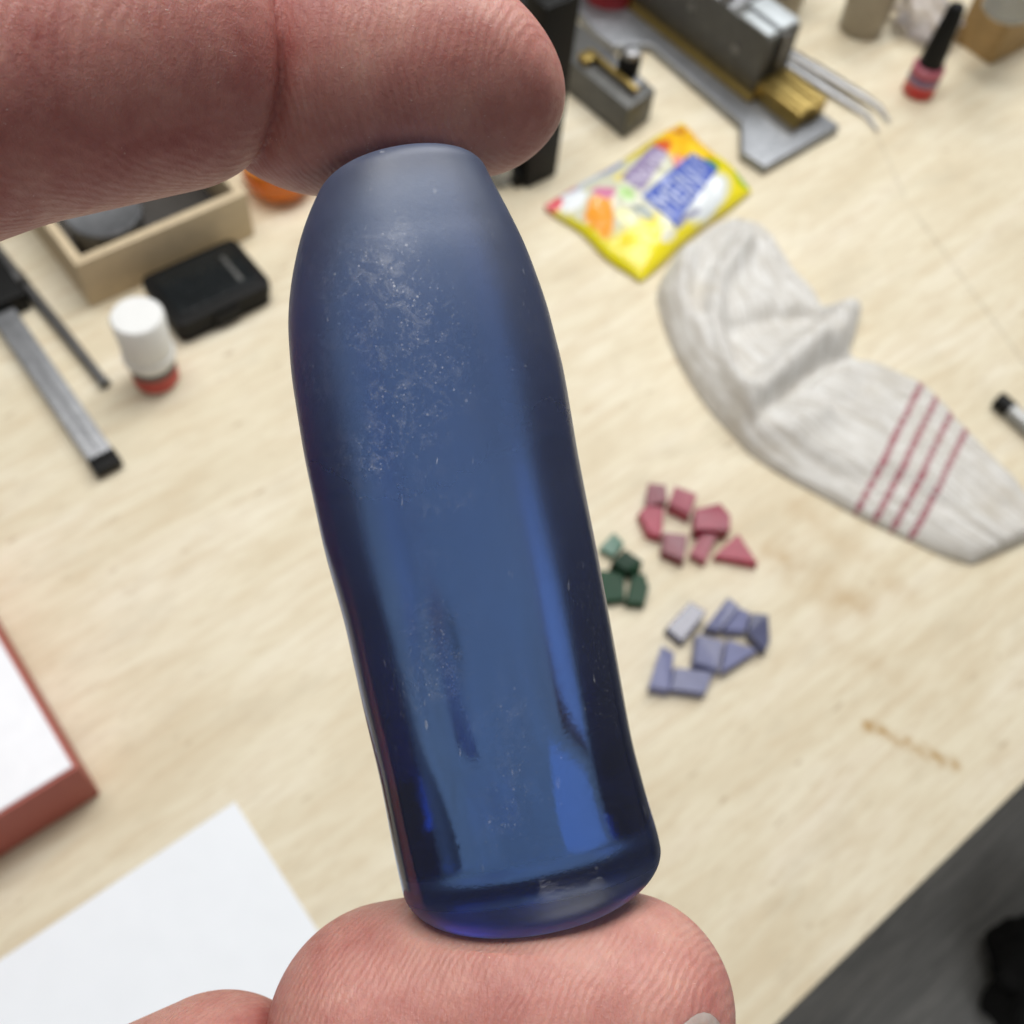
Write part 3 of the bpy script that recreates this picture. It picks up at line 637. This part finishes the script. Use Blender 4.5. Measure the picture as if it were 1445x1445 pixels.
chip('blue_stone', [(740, 1062), (905, 1110), (880, 1285), (722, 1235)], 0.0085, M_SAPH, 'square blue chip in the centre of the blue cluster', BG_, var=('sapphire', 1))
chip('blue_stone', [(935, 1095), (1130, 1155), (895, 1305)], 0.007, M_SAPH, 'triangular blue chip below the notched blue chip', BG_, var=('sapphire', 2))
chip('blue_stone', [(510, 1140), (592, 1180), (562, 1415), (430, 1398)], 0.007, M_SAPH, 'leftmost blue chip, an upright long block', BG_, var=('sapphire', 2))
chip('blue_stone', [(598, 1275), (838, 1305), (790, 1435), (572, 1408)], 0.007, M_SAPH, 'lowest blue chip, a flat long block', BG_, var=('sapphire', 1))

# ================================================================== THE STONE (held in the hand)
HM = MC @ Matrix.Translation((0, 0, -DB))      # frame of the hand: origin in the middle of the stone, metres
def P(px, py, w=0.0):
    "hand frame, millimetres"
    k = (85.0 - w) / FPX
    return np.array([(px - CPX) * k, (CPX - py) * k, w])
AX0 = P(580, 234); AX1 = P(750, 1256)
axd = (AX1 - AX0) / np.linalg.norm(AX1 - AX0); axp = np.array([-axd[1], axd[0], 0.0])   # points to the right of the picture
BL = np.linalg.norm(AX1 - AX0)
if axp[0] < 0: axp = -axp
Lc = np.array([(472, 244), (456, 268), (440, 300), (424, 342), (412, 400), (407, 455), (412, 530), (430, 645), (458, 775), (488, 880), (513, 1000), (537, 1100), (556, 1200), (572, 1272)], float)
Rc = np.array([(680, 230), (702, 268), (722, 305), (742, 345), (771, 425), (795, 520), (815, 640), (843, 780), (868, 915), (892, 1045), (914, 1130), (930, 1180), (934, 1208), (934, 1236)], float)
def sr(c):
    q = np.array([P(x, y) for x, y in c]) - AX0
    return q @ axd, q @ axp
sl, rl = sr(Lc); s_r, rr = sr(Rc)
def smooth_interp(s, xs, ys):
    o = np.argsort(xs); y = np.interp(s, xs[o], ys[o]); return y
SS = np.linspace(0, BL, 260)
LV = smooth_interp(SS, sl, rl); RV = smooth_interp(SS, s_r, rr)
ker = np.hanning(25); ker /= ker.sum()
def sm(y):
    yp = np.concatenate([np.full(12, y[0]) + (np.arange(-12, 0)) * (y[1] - y[0]), y, np.full(12, y[-1]) + np.arange(1, 13) * (y[-1] - y[-2])]); return np.convolve(yp, ker, 'valid')
LV, RV = sm(LV), sm(RV)
CEN = (LV + RV) / 2; HALF = (RV - LV) / 2
DEPF, DEPB, TILT0, TILT1 = 0.58, 0.96, -0.30, 0.36      # flatter towards the lens, round behind; both ends cut slightly aslant
def end_tilt(s, z): return np.where(z > 0, z * (TILT1 * np.clip((s - (BL - 7)) / 7, 0, 1) + TILT0 * np.clip((6 - s) / 6, 0, 1)), -0.10 * z * np.clip((s - (BL - 7)) / 7, 0, 1))
def boule():
    NA = 128; verts = []; faces = []; rings = []
    st = []      # (s, centre, half, inset for rounded ends)
    r0, r1 = 1.1, 2.0
    for k in range(9):        # tip cap rounding
        a = math.pi / 2 * k / 8; st.append((r0 * (1 - math.sin(a)), r0 * (1 - math.cos(math.pi / 2 - a)) if False else r0 * (1 - math.cos(a)) , True))
    prof = []
    # tip : flat disc then rounded edge
    for f in (0.0, 0.3, 0.6, 0.85): prof.append((0.0 + 0.25 * f * f, f, 'tip'))
    for k in range(0, 9):
        a = math.pi / 2 * k / 8; prof.append((0.25 + r0 * (1 - math.cos(a)), 1 - (r0 / HALF[0]) * (1 - math.sin(a)) , 'tipr'))
    s_in = np.linspace(0.25 + r0 + 0.25, BL - r1 - 0.3, 120)
    for s in s_in: prof.append((s, 1.0, 'body'))
    for k in range(0, 13):
        a = math.pi / 2 * k / 12; prof.append((BL - r1 + r1 * 0.92 * math.sin(a), 1 - (r1 / HALF[-1]) * (1 - math.cos(a)), 'endr'))
    for f in (0.85, 0.6, 0.3, 0.0): prof.append((BL - r1 * 0.08 + 0.2 * (1 - f * f) , f * (1 - r1 / HALF[-1]), 'end'))
    for (s, f, kind) in prof:
        c = np.interp(s, SS, CEN); h = np.interp(s, SS, HALF)
        if kind == 'tip': h = np.interp(0.25, SS, HALF) * f * (1 - r0 / HALF[0])
        elif kind == 'end': h = HALF[-1] * f
        else: h = h * f
        ring = []
        for k in range(NA):
            a = 2 * math.pi * k / NA
            wob = 1 + 0.006 * noise.noise(Vector((math.cos(a) * 1.3, math.sin(a) * 1.3, s * 0.07)))
            x = h * math.cos(a) * wob; z = h * math.sin(a) * wob * (DEPF if math.sin(a) > 0 else DEPB)
            p = AX0 + axd * (s + end_tilt(s, z)) + axp * (c + x) + np.array([0, 0, z])
            ring.append(len(verts)); verts.append(tuple(p * 0.001))
            if h < 1e-6: break
        rings.append(ring)
    for a, b in zip(rings, rings[1:]):
        for k in range(NA):
            k2 = (k + 1) % NA
            if len(a) == 1: faces.append((a[0], b[k], b[k2]))
            elif len(b) == 1: faces.append((a[k2], a[k], b[0]))
            else: faces.append((a[k], b[k], b[k2], a[k2]))
    me = bpy.data.meshes.new('blue_stone'); me.from_pydata(verts, [], faces)
    bm = bmesh.new(); bm.from_mesh(me); bmesh.ops.recalc_face_normals(bm, faces=bm.faces[:]); bm.to_mesh(me); bm.free()
    t = NT('blue_corundum')
    v = t.coord(); sx = t.n('ShaderNodeSeparateXYZ'); t.l(v, sx.inputs[0])
    dpa = t.n('ShaderNodeVectorMath', operation='DOT_PRODUCT'); t.l(v, dpa.inputs[0]); dpa.inputs[1].default_value = tuple(axd * 1000.0 / BL)
    along = t.math('SUBTRACT', dpa.outputs['Value'], float(AX0 @ axd) / BL)     # 0 at tip, 1 at the base
    n1 = t.noise(v, 140, 4, 0.6); n2 = t.noise(v, 1500, 3, 0.6); n3 = t.noise(v, 3800, 2, 0.6)
    frost = t.math('ADD', along, t.math('MULTIPLY_ADD', n1, 0.35, -0.17))
    capm = t.ramp(along, [(0.968, 0.0), (0.985, 1.0)])
    rough = t.math('ADD', t.math('MULTIPLY', capm, 0.25), t.ramp(frost, [(0.0, 0.44), (0.35, 0.30), (0.66, 0.17), (0.88, 0.07)]))
    # white dust specks and scuffs on the skin
    patch = t.ramp(t.noise(v, 75, 3, 0.6, 0.4), [(0.42, 0.05), (0.60, 1.0)])
    def vor(scale, rad, keep):
        vo = t.n('ShaderNodeTexVoronoi'); t.l(v, vo.inputs['Vector']); vo.inputs['Scale'].default_value = scale
        sc_ = t.n('ShaderNodeSeparateColor'); t.l(vo.outputs['Color'], sc_.inputs[0])
        dd = t.math('ADD', vo.outputs['Distance'], t.math('MULTIPLY_ADD', t.noise(v, scale * 2.2, 2), 0.25, -0.12))
        return t.math('MULTIPLY', t.ramp(dd, [(rad * 0.4, 1.0), (rad, 0.0)]), t.math('LESS_THAN', sc_.outputs[0], keep))
    sp = t.math('ADD', t.math('MULTIPLY', vor(2400, 0.26, 0.55), 0.6), t.math('ADD', vor(1100, 0.15, 0.35), t.math('MULTIPLY', t.ramp(t.noise(v, 2600, 3, 0.8), [(0.57, 0.0), (0.70, 0.8)]), 0.45)), clamp=True)
    sp2 = t.ramp(t.noise(t.coord(scale=(1, 0.35, 1), rot=(0, 0, 0.3)), 1150, 2, 0.6), [(0.70, 0.0), (0.78, 1.0)])
    def spot(px, py, rx, ry, rot):
        q = P(px, py, 8.0); m = t.n('ShaderNodeMapping', vector_type='TEXTURE'); t.l(v, m.inputs[0]); m.inputs[1].default_value = (q[0] * 0.001, q[1] * 0.001, 0.009); m.inputs[2].default_value = (0, 0, rot)
        m.inputs[3].default_value = (rx, ry, 0.02); ln = t.n('ShaderNodeVectorMath', operation='LENGTH'); t.l(m.outputs[0], ln.inputs[0])
        return t.ramp(ln.outputs['Value'], [(0.15, 1.0), (1.0, 0.0)])
    zone = t.math('ADD', spot(535, 460, 0.0075, 0.020, 0.15), t.math('ADD', t.math('MULTIPLY', spot(575, 665, 0.0058, 0.0035, -0.45), 1.8), t.math('MULTIPLY', spot(640, 1000, 0.006, 0.013, 0.2), 0.5)))
    upper = t.math('MULTIPLY', t.math('ADD', zone, 0.12), 0.95)
    dust = t.math('MULTIPLY', t.math('ADD', t.math('MULTIPLY', sp, t.math('MULTIPLY_ADD', patch, 0.55, 0.02)), t.math('MULTIPLY', sp2, 0.7)), upper, clamp=True); dust = t.math('ADD', dust, t.math('MULTIPLY', zone, t.math('MULTIPLY', patch, t.math('MULTIPLY', t.ramp(t.noise(v, 800, 5, 0.75, 0.6), [(0.5, 0.0), (0.75, 1.0)]), 0.30))), clamp=True)
    bmp = t.bump(t.math('ADD', n2, t.math('MULTIPLY', n3, 0.6)), 0.07, 0.00012)
    g = t.n('ShaderNodeBsdfGlass'); g.inputs['IOR'].default_value = 1.76; t.l(rough, g.inputs['Roughness']); g.inputs['Color'].default_value = (0.93, 0.95, 1.0, 1); t.l(bmp, g.inputs['Normal'])
    dif = t.n('ShaderNodeBsdfDiffuse'); dif.inputs['Color'].default_value = (0.29, 0.34, 0.48, 1); t.l(bmp, dif.inputs['Normal'])
    tra = t.n('ShaderNodeBsdfTranslucent'); tra.inputs['Color'].default_value = (0.40, 0.48, 0.70, 1)
    film = t.n('ShaderNodeMixShader'); film.inputs[0].default_value = 0.5; t.l(dif.outputs[0], film.inputs[1]); t.l(tra.outputs[0], film.inputs[2])
    m1 = t.n('ShaderNodeMixShader'); t.l(t.math('ADD', t.math('MULTIPLY', capm, 0.06), t.ramp(frost, [(0.0, 0.40), (0.12, 0.23), (0.32, 0.14), (0.6, 0.085), (0.95, 0.03)])), m1.inputs[0]); t.l(g.outputs[0], m1.inputs[1]); t.l(film.outputs[0], m1.inputs[2])
    wd = t.n('ShaderNodeBsdfDiffuse'); wd.inputs['Color'].default_value = (0.75, 0.77, 0.82, 1)
    m2 = t.n('ShaderNodeMixShader'); t.l(dust, m2.inputs[0]); t.l(m1.outputs[0], m2.inputs[1]); t.l(wd.outputs[0], m2.inputs[2])
    va = t.n('ShaderNodeVolumeAbsorption'); va.inputs['Color'].default_value = (0.22, 0.46, 0.765, 1); va.inputs['Density'].default_value = 212.0
    o = link('blue_stone', me, t.done(m2.outputs[0], va.outputs[0]), None, 3.2); o.matrix_world = HM
    tag(o, 'long frosted blue crystal rod pinched between finger and thumb', 'crystal')
boule()

# ================================================================== THE HAND
def sd_rc(p, a, b, r1, r2):
    "tapered capsule"
    ba = b - a; L2 = ba @ ba; pa = p - a; h = np.clip((pa @ ba) / L2, 0, 1)
    d = pa - h[..., None] * ba
    return np.sqrt((d * d).sum(-1)) - (r1 + (r2 - r1) * h)
def smin(a, b, k):
    h = np.maximum(k - np.abs(a - b), 0) / k; return np.minimum(a, b) - h * h * k * 0.25
def smax(a, b, k): return -smin(-a, -b, k)
def sd_boule(p):
    q = p - AX0; s = q @ axd; x = q @ axp - np.interp(s, SS, CEN); h = np.interp(s, SS, HALF); z0 = q[..., 2]; z = np.where(z0 > 0, z0 / DEPF, z0 / DEPB); s = s - end_tilt(s, z0)
    rad = np.sqrt(x * x + z * z) - h
    return np.maximum(rad * 0.75, np.maximum(-s, s - BL))
I_PIP, I_MID, I_DIPc, I_TIP = P(-150, 128, 10), P(222, 72, 2.5), P(432, 98, -4.5), P(662, 96, -5.5)
TH = [P(-160, 1800, -4), P(305, 1566, -2.0), P(556, 1460, -1.5), P(735, 1434, -1.0), P(878, 1424, 0.5)]
A = lambda *v: np.array(v, float)
def hand_fields(p):
    mid = sd_rc(p, I_PIP, I_MID, 11.0, 10.7)
    dis = sd_rc(p, I_DIPc, I_TIP, 9.9, 9.1)
    dis = smin(dis, sd_rc(p, P(480, 112, -5), P(560, 116, -5.5), 9.4, 9.4), 2.0)
    nn = A(0.62, 0.78, 0.0); dis = smax(dis, (p - P(757, 18, -5)) @ nn, 7.0)      # nail side of the fingertip is flatter
    thd = sd_rc(p, TH[2], TH[3], 10.4, 10.7); thd = smin(thd, sd_rc(p, TH[3], TH[4], 10.5, 8.95), 2.5)
    thp = sd_rc(p, TH[0], TH[1], 10.8, 9.1)
    return mid, dis, thd, thp
MCPi, MCPm, MCPr, MCPp = A(-86, 12, -8), A(-93, 4, -27), A(-98, -6, -44), A(-103, -18, -58)
CMC, WR, FA = A(-98, -62, -18), A(-150, -42, -32), A(-205, -62, -40)
def hand_sdf(p):
    mid, dis, thd, thp = hand_fields(p)
    d = smin(mid, dis, 0.7) + 0.38 * np.exp(-((mid - dis) / 0.6) ** 2)
    d = smin(d, sd_rc(p, MCPi, I_PIP, 12.0, 10.8), 3.0)
    t = smin(thd, thp, 0.9) + 0.5 * np.exp(-((thd - thp) / 0.55) ** 2)
    t = smin(t, sd_rc(p, CMC, TH[0], 15.0, 11.0), 4.0)
    d = np.minimum(d, t)
    palm = sd_rc(p, MCPi, WR, 13, 17); palm = smin(palm, sd_rc(p, MCPm, WR, 12.5, 17), 9); palm = smin(palm, sd_rc(p, MCPr, WR, 12, 16), 9)
    palm = smin(palm, sd_rc(p, MCPp, WR, 11, 15), 9); palm = smin(palm, sd_rc(p, CMC, WR, 16, 18), 10); palm = smin(palm, sd_rc(p, WR, FA, 21, 25), 10)
    for M_, a, b, c, r in ((MCPm, A(-80, 28, -38), A(-78, 8, -46), A(-90, -5, -40), 9.0), (MCPr, A(-88, 18, -56), A(-86, 0, -62), A(-98, -10, -55), 8.6), (MCPp, A(-96, 0, -70), A(-94, -14, -74), A(-104, -22, -66), 7.6)):
        f = sd_rc(p, M_, a, r + 1.5, r); f = smin(f, sd_rc(p, a, b, r, r - 0.6), 2); f = smin(f, sd_rc(p, b, c, r - 0.6, r - 1.2), 1.5)
        palm = smin(palm, f, 2.0)
    d = smin(d, palm, 5.0)
    # the pads give way where they press on the stone
    d = smax(d, 0.05 - sd_boule(p), 0.9)
    return d
def surface(lo, hi, step, fn):
    n = [int(math.ceil((hi[i] - lo[i]) / step)) + 1 for i in range(3)]
    F = np.full(n, 9.0, dtype=np.float32); B = 24
    ax = [lo[i] + step * np.arange(n[i]) for i in range(3)]
    for i in range(0, n[0], B):
        for j in range(0, n[1], B):
            for k in range(0, n[2], B):
                c = A(ax[0][i], ax[1][j], ax[2][k]) + step * B / 2
                dc = fn(c[None, :])[0]
                if abs(dc) > step * B * 0.9 + 4: F[i:i + B, j:j + B, k:k + B] = dc; continue
                X, Y, Z = np.meshgrid(ax[0][i:i + B], ax[1][j:j + B], ax[2][k:k + B], indexing='ij')
                F[i:i + B, j:j + B, k:k + B] = fn(np.stack([X, Y, Z], -1).reshape(-1, 3)).reshape(X.shape)
    F[0] = F[-1] = 9; F[:, 0] = F[:, -1] = 9; F[:, :, 0] = F[:, :, -1] = 9
    ins = F < 0
    cnt = np.zeros([m - 1 for m in n], dtype=np.int8)
    for a in (0, 1):
        for b in (0, 1):
            for c in (0, 1): cnt += ins[a:n[0] - 1 + a, b:n[1] - 1 + b, c:n[2] - 1 + c]
    act = (cnt > 0) & (cnt < 8); ci = np.argwhere(act); idx = np.full(act.shape, -1, dtype=np.int64); idx[act] = np.arange(len(ci))
    pos = np.zeros((len(ci), 3)); num = np.zeros(len(ci))
    corners = [(a, b, c) for a in (0, 1) for b in (0, 1) for c in (0, 1)]
    val = {c: F[ci[:, 0] + c[0], ci[:, 1] + c[1], ci[:, 2] + c[2]].astype(float) for c in corners}
    for c in corners:
        for d in range(3):
            if c[d] == 0:
                e = list(c); e[d] = 1; e = tuple(e); va, vb = val[c], val[e]; m = (va < 0) != (vb < 0)
                tt = np.where(m, va / np.where(np.abs(va - vb) < 1e-9, 1, va - vb), 0); q = np.array(c, float)[None].repeat(len(ci), 0); q[:, d] = tt
                pos[m] += q[m]; num[m] += 1
    V = (ci + pos / num[:, None]) * step + np.array(lo)
    quads = []
    for d in range(3):
        e1, e2 = (d + 1) % 3, (d + 2) % 3
        s0 = [slice(None)] * 3; s1 = [slice(None)] * 3; s0[d] = slice(0, -1); s1[d] = slice(1, None)
        a, b = ins[tuple(s0)], ins[tuple(s1)]; ed = np.argwhere(a != b); flip = a[a != b]
        ok = (ed[:, e1] > 0) & (ed[:, e2] > 0) & (ed[:, e1] < n[e1] - 1) & (ed[:, e2] < n[e2] - 1); ed = ed[ok]; flip = flip[ok]
        def cell(o1, o2):
            q = ed.copy(); q[:, e1] -= o1; q[:, e2] -= o2; return idx[q[:, 0], q[:, 1], q[:, 2]]
        Q = np.stack([cell(1, 1), cell(0, 1), cell(0, 0), cell(1, 0)], 1); Q[~flip] = Q[~flip][:, ::-1]; quads.append(Q)
    return V, np.concatenate(quads)
def hand():
    step = 0.55
    V, Q = surface((-218, -108, -84), (24, 58, 24), step, hand_sdf)
    # relax, then pull back to the surface
    for _ in range(1):
        eps = 0.15; d0 = hand_sdf(V); G = np.stack([hand_sdf(V + np.eye(3)[i] * eps) - d0 for i in range(3)], 1) / eps
        G /= np.maximum(np.linalg.norm(G, axis=1, keepdims=True), 0.3); V = V - G * d0[:, None] * 0.9
    mid, dis, thd, thp = hand_fields(V)
    crease = np.exp(-(np.abs(mid - dis) / 0.8) ** 1.2) * (mid < 3) + np.exp(-(np.abs(thd - thp) / 0.8) ** 1.2) * (thd < 3)
    press = np.exp(-np.maximum(sd_boule(V), 0) / 2.2)
    me = bpy.data.meshes.new('hand'); me.vertices.add(len(V)); me.vertices.foreach_set('co', (V * 0.001).astype(np.float32).ravel())
    me.loops.add(len(Q) * 4); me.loops.foreach_set('vertex_index', Q.astype(np.int32).ravel())
    me.polygons.add(len(Q)); me.polygons.foreach_set('loop_start', np.arange(0, len(Q) * 4, 4, dtype=np.int32))
    me.update(calc_edges=True); me.validate()
    for nm, arr in (('crease', crease), ('press', press)):
        at = me.attributes.new(nm, 'FLOAT', 'POINT'); at.data.foreach_set('value', np.clip(arr, 0, 1).astype(np.float32))
    t = NT('skin'); v = t.coord(scale=(1000, 1000, 1000))       # millimetres
    ac = t.n('ShaderNodeAttribute', attribute_name='crease'); ap = t.n('ShaderNodeAttribute', attribute_name='press')
    mot = t.noise(v, 0.16, 4, 0.6, 0.3); mot2 = t.noise(v, 1.1, 3, 0.6)
    c = t.ramp(mot, [(0.3, (0.37, 0.125, 0.112)), (0.5, (0.49, 0.215, 0.185)), (0.70, (0.57, 0.30, 0.25))])
    c = t.mix(t.ramp(mot2, [(0.35, 0.0), (0.75, 0.30)]), c, (0.36, 0.115, 0.10))
    c = t.mix(t.math('MULTIPLY', ac.outputs['Fac'], 0.85), c, (0.30, 0.055, 0.045))
    c = t.mix(t.math('MULTIPLY', ap.outputs['Fac'], 0.60), c, (0.52, 0.31, 0.25))
    def mark(px, py, w, L, wd, ang, col, amt, c):
        q = P(px, py, w) * 1.0; m = t.n('ShaderNodeMapping', vector_type='TEXTURE'); t.l(v, m.inputs[0]); m.inputs[1].default_value = tuple(q); m.inputs[2].default_value = (0, 0, ang); m.inputs[3].default_value = (L, wd, 2.5)
        ds = t.n('ShaderNodeVectorMath', operation='ADD'); nn_ = t.n('ShaderNodeTexNoise'); t.l(v, nn_.inputs['Vector']); nn_.inputs['Scale'].default_value = 2.0; t.l(m.outputs[0], ds.inputs[0])
        of = t.n('ShaderNodeVectorMath', operation='MULTIPLY_ADD'); t.l(nn_.outputs['Color'], of.inputs[0]); of.inputs[1].default_value = (0.9, 0.9, 0); of.inputs[2].default_value = (-0.45, -0.45, 0); t.l(of.outputs[0], ds.inputs[1])
        ln = t.n('ShaderNodeVectorMath', operation='LENGTH'); t.l(ds.outputs[0], ln.inputs[0])
        return t.mix(t.ramp(ln.outputs['Value'], [(0.2, amt), (1.0, 0.0)]), c, col)
    c = mark(640, 1338, 12.0, 1.5, 0.30, 0.45, (0.16, 0.03, 0.02), 0.9, c)
    c = mark(905, 1395, 13.0, 0.7, 0.30, 0.7, (0.25, 0.04, 0.03), 0.8, c)
    c = mark(585, 1395, 13.0, 3.2, 0.16, 0.05, (0.62, 0.42, 0.36), 0.5, c)
    # dry flakes
    flk = t.ramp(t.noise(t.coord(scale=(1000, 1000, 1000), rot=(0.2, 0.1, 0.6)), 2.6, 3, 0.7, 0.5), [(0.65, 0.0), (0.73, 0.6)])
    flm = t.ramp(t.noise(v, 0.22, 2), [(0.48, 0.0), (0.62, 1.0)])
    c = t.mix(t.math('MULTIPLY', flk, flm), c, (0.80, 0.62, 0.55))
    # skin ridges: curved, distorted bands about 0.5 mm apart, plus cross wrinkles
    w1 = t.n('ShaderNodeTexWave', wave_type='BANDS', bands_direction='X'); t.l(t.coord(scale=(1000, 1000, 1000), rot=(0.1, 0.5, 0.25)), w1.inputs['Vector'])
    w1.inputs['Scale'].default_value = 0.55; w1.inputs['Distortion'].default_value = 9.0; w1.inputs['Detail'].default_value = 2; w1.inputs['Detail Scale'].default_value = 0.35
    wr = t.noise(t.coord(scale=(2600, 620, 900), rot=(0, 0, 0.12)), 0.9, 5, 0.7, 0.5)
    po = t.noise(v, 3.4, 3, 0.6)
    h = t.math('ADD', t.math('MULTIPLY', w1.outputs['Fac'], 0.19), t.math('ADD', t.math('MULTIPLY', wr, 0.6), t.math('MULTIPLY', po, 0.35)))
    h = t.math('ADD', h, t.math('MULTIPLY', flk, 0.25))
    p = t.pbsdf(Base_Color=c, Roughness=t.ramp(mot2, [(0.3, 0.42), (0.7, 0.56)]))
    p.inputs['Subsurface Weight'].default_value = 0.55; p.inputs['Subsurface Radius'].default_value = (1.0, 0.32, 0.16); p.inputs['Subsurface Scale'].default_value = 0.0019
    p.inputs['Specular IOR Level'].default_value = 0.42
    t.l(t.bump(h, 0.75, 0.00024), p.inputs['Normal'])
    o = link('hand', me, t.done(p.outputs[0]), None, 3.2); o.matrix_world = HM
    tag(o, 'hand with index finger above and thumb below pinching the blue stone', 'hand')
    # thumb nail
    C = TH[4]; n0 = A(0.52, -0.16, 0.84); n0 /= np.linalg.norm(n0)
    e1 = A(0.85, 0.45, -0.25); e1 -= n0 * (e1 @ n0); e1 /= np.linalg.norm(e1); e2 = np.cross(n0, e1)
    bm = bmesh.new(); NR, NA = 12, 40; rows = []
    for i in range(NR + 1):
        row = []
        for k in range(NA):
            a = 2 * math.pi * k / NA; se = (abs(math.cos(a)) ** 3 + abs(math.sin(a)) ** 3) ** (-1 / 3)
            th = math.radians(27.5) * se * i / NR; d = n0 * math.cos(th) + (e1 * math.cos(a) + e2 * math.sin(a)) * math.sin(th)
            rad = 9.0
            for _ in range(8): rad -= 0.8 * (hand_sdf((C + d * rad)[None])[0] - (0.25 - 0.40 * (i / NR) ** 8))
            row.append(bm.verts.new(tuple((C + d * rad) * 0.001)))
            if i == 0: break
        rows.append(row)
    for i in range(NR):
        for k in range(NA):
            k2 = (k + 1) % NA
            if i == 0: bm.faces.new((rows[0][0], rows[1][k], rows[1][k2]))
            else: bm.faces.new((rows[i][k], rows[i + 1][k], rows[i + 1][k2], rows[i][k2]))
    tn = NT('nail'); nz = tn.noise(tn.coord(scale=(1000, 1000, 1000)), 0.8, 3)
    pn_ = tn.pbsdf(Base_Color=tn.ramp(nz, [(0.3, (0.33, 0.25, 0.22)), (0.7, (0.42, 0.35, 0.32))]), Roughness=0.3); pn_.inputs['Subsurface Weight'].default_value = 0.3; pn_.inputs['Subsurface Scale'].default_value = 0.001
    nl = from_bm('thumb_nail', bm, tn.done(pn_.outputs[0]), o, 3.2)
hand()
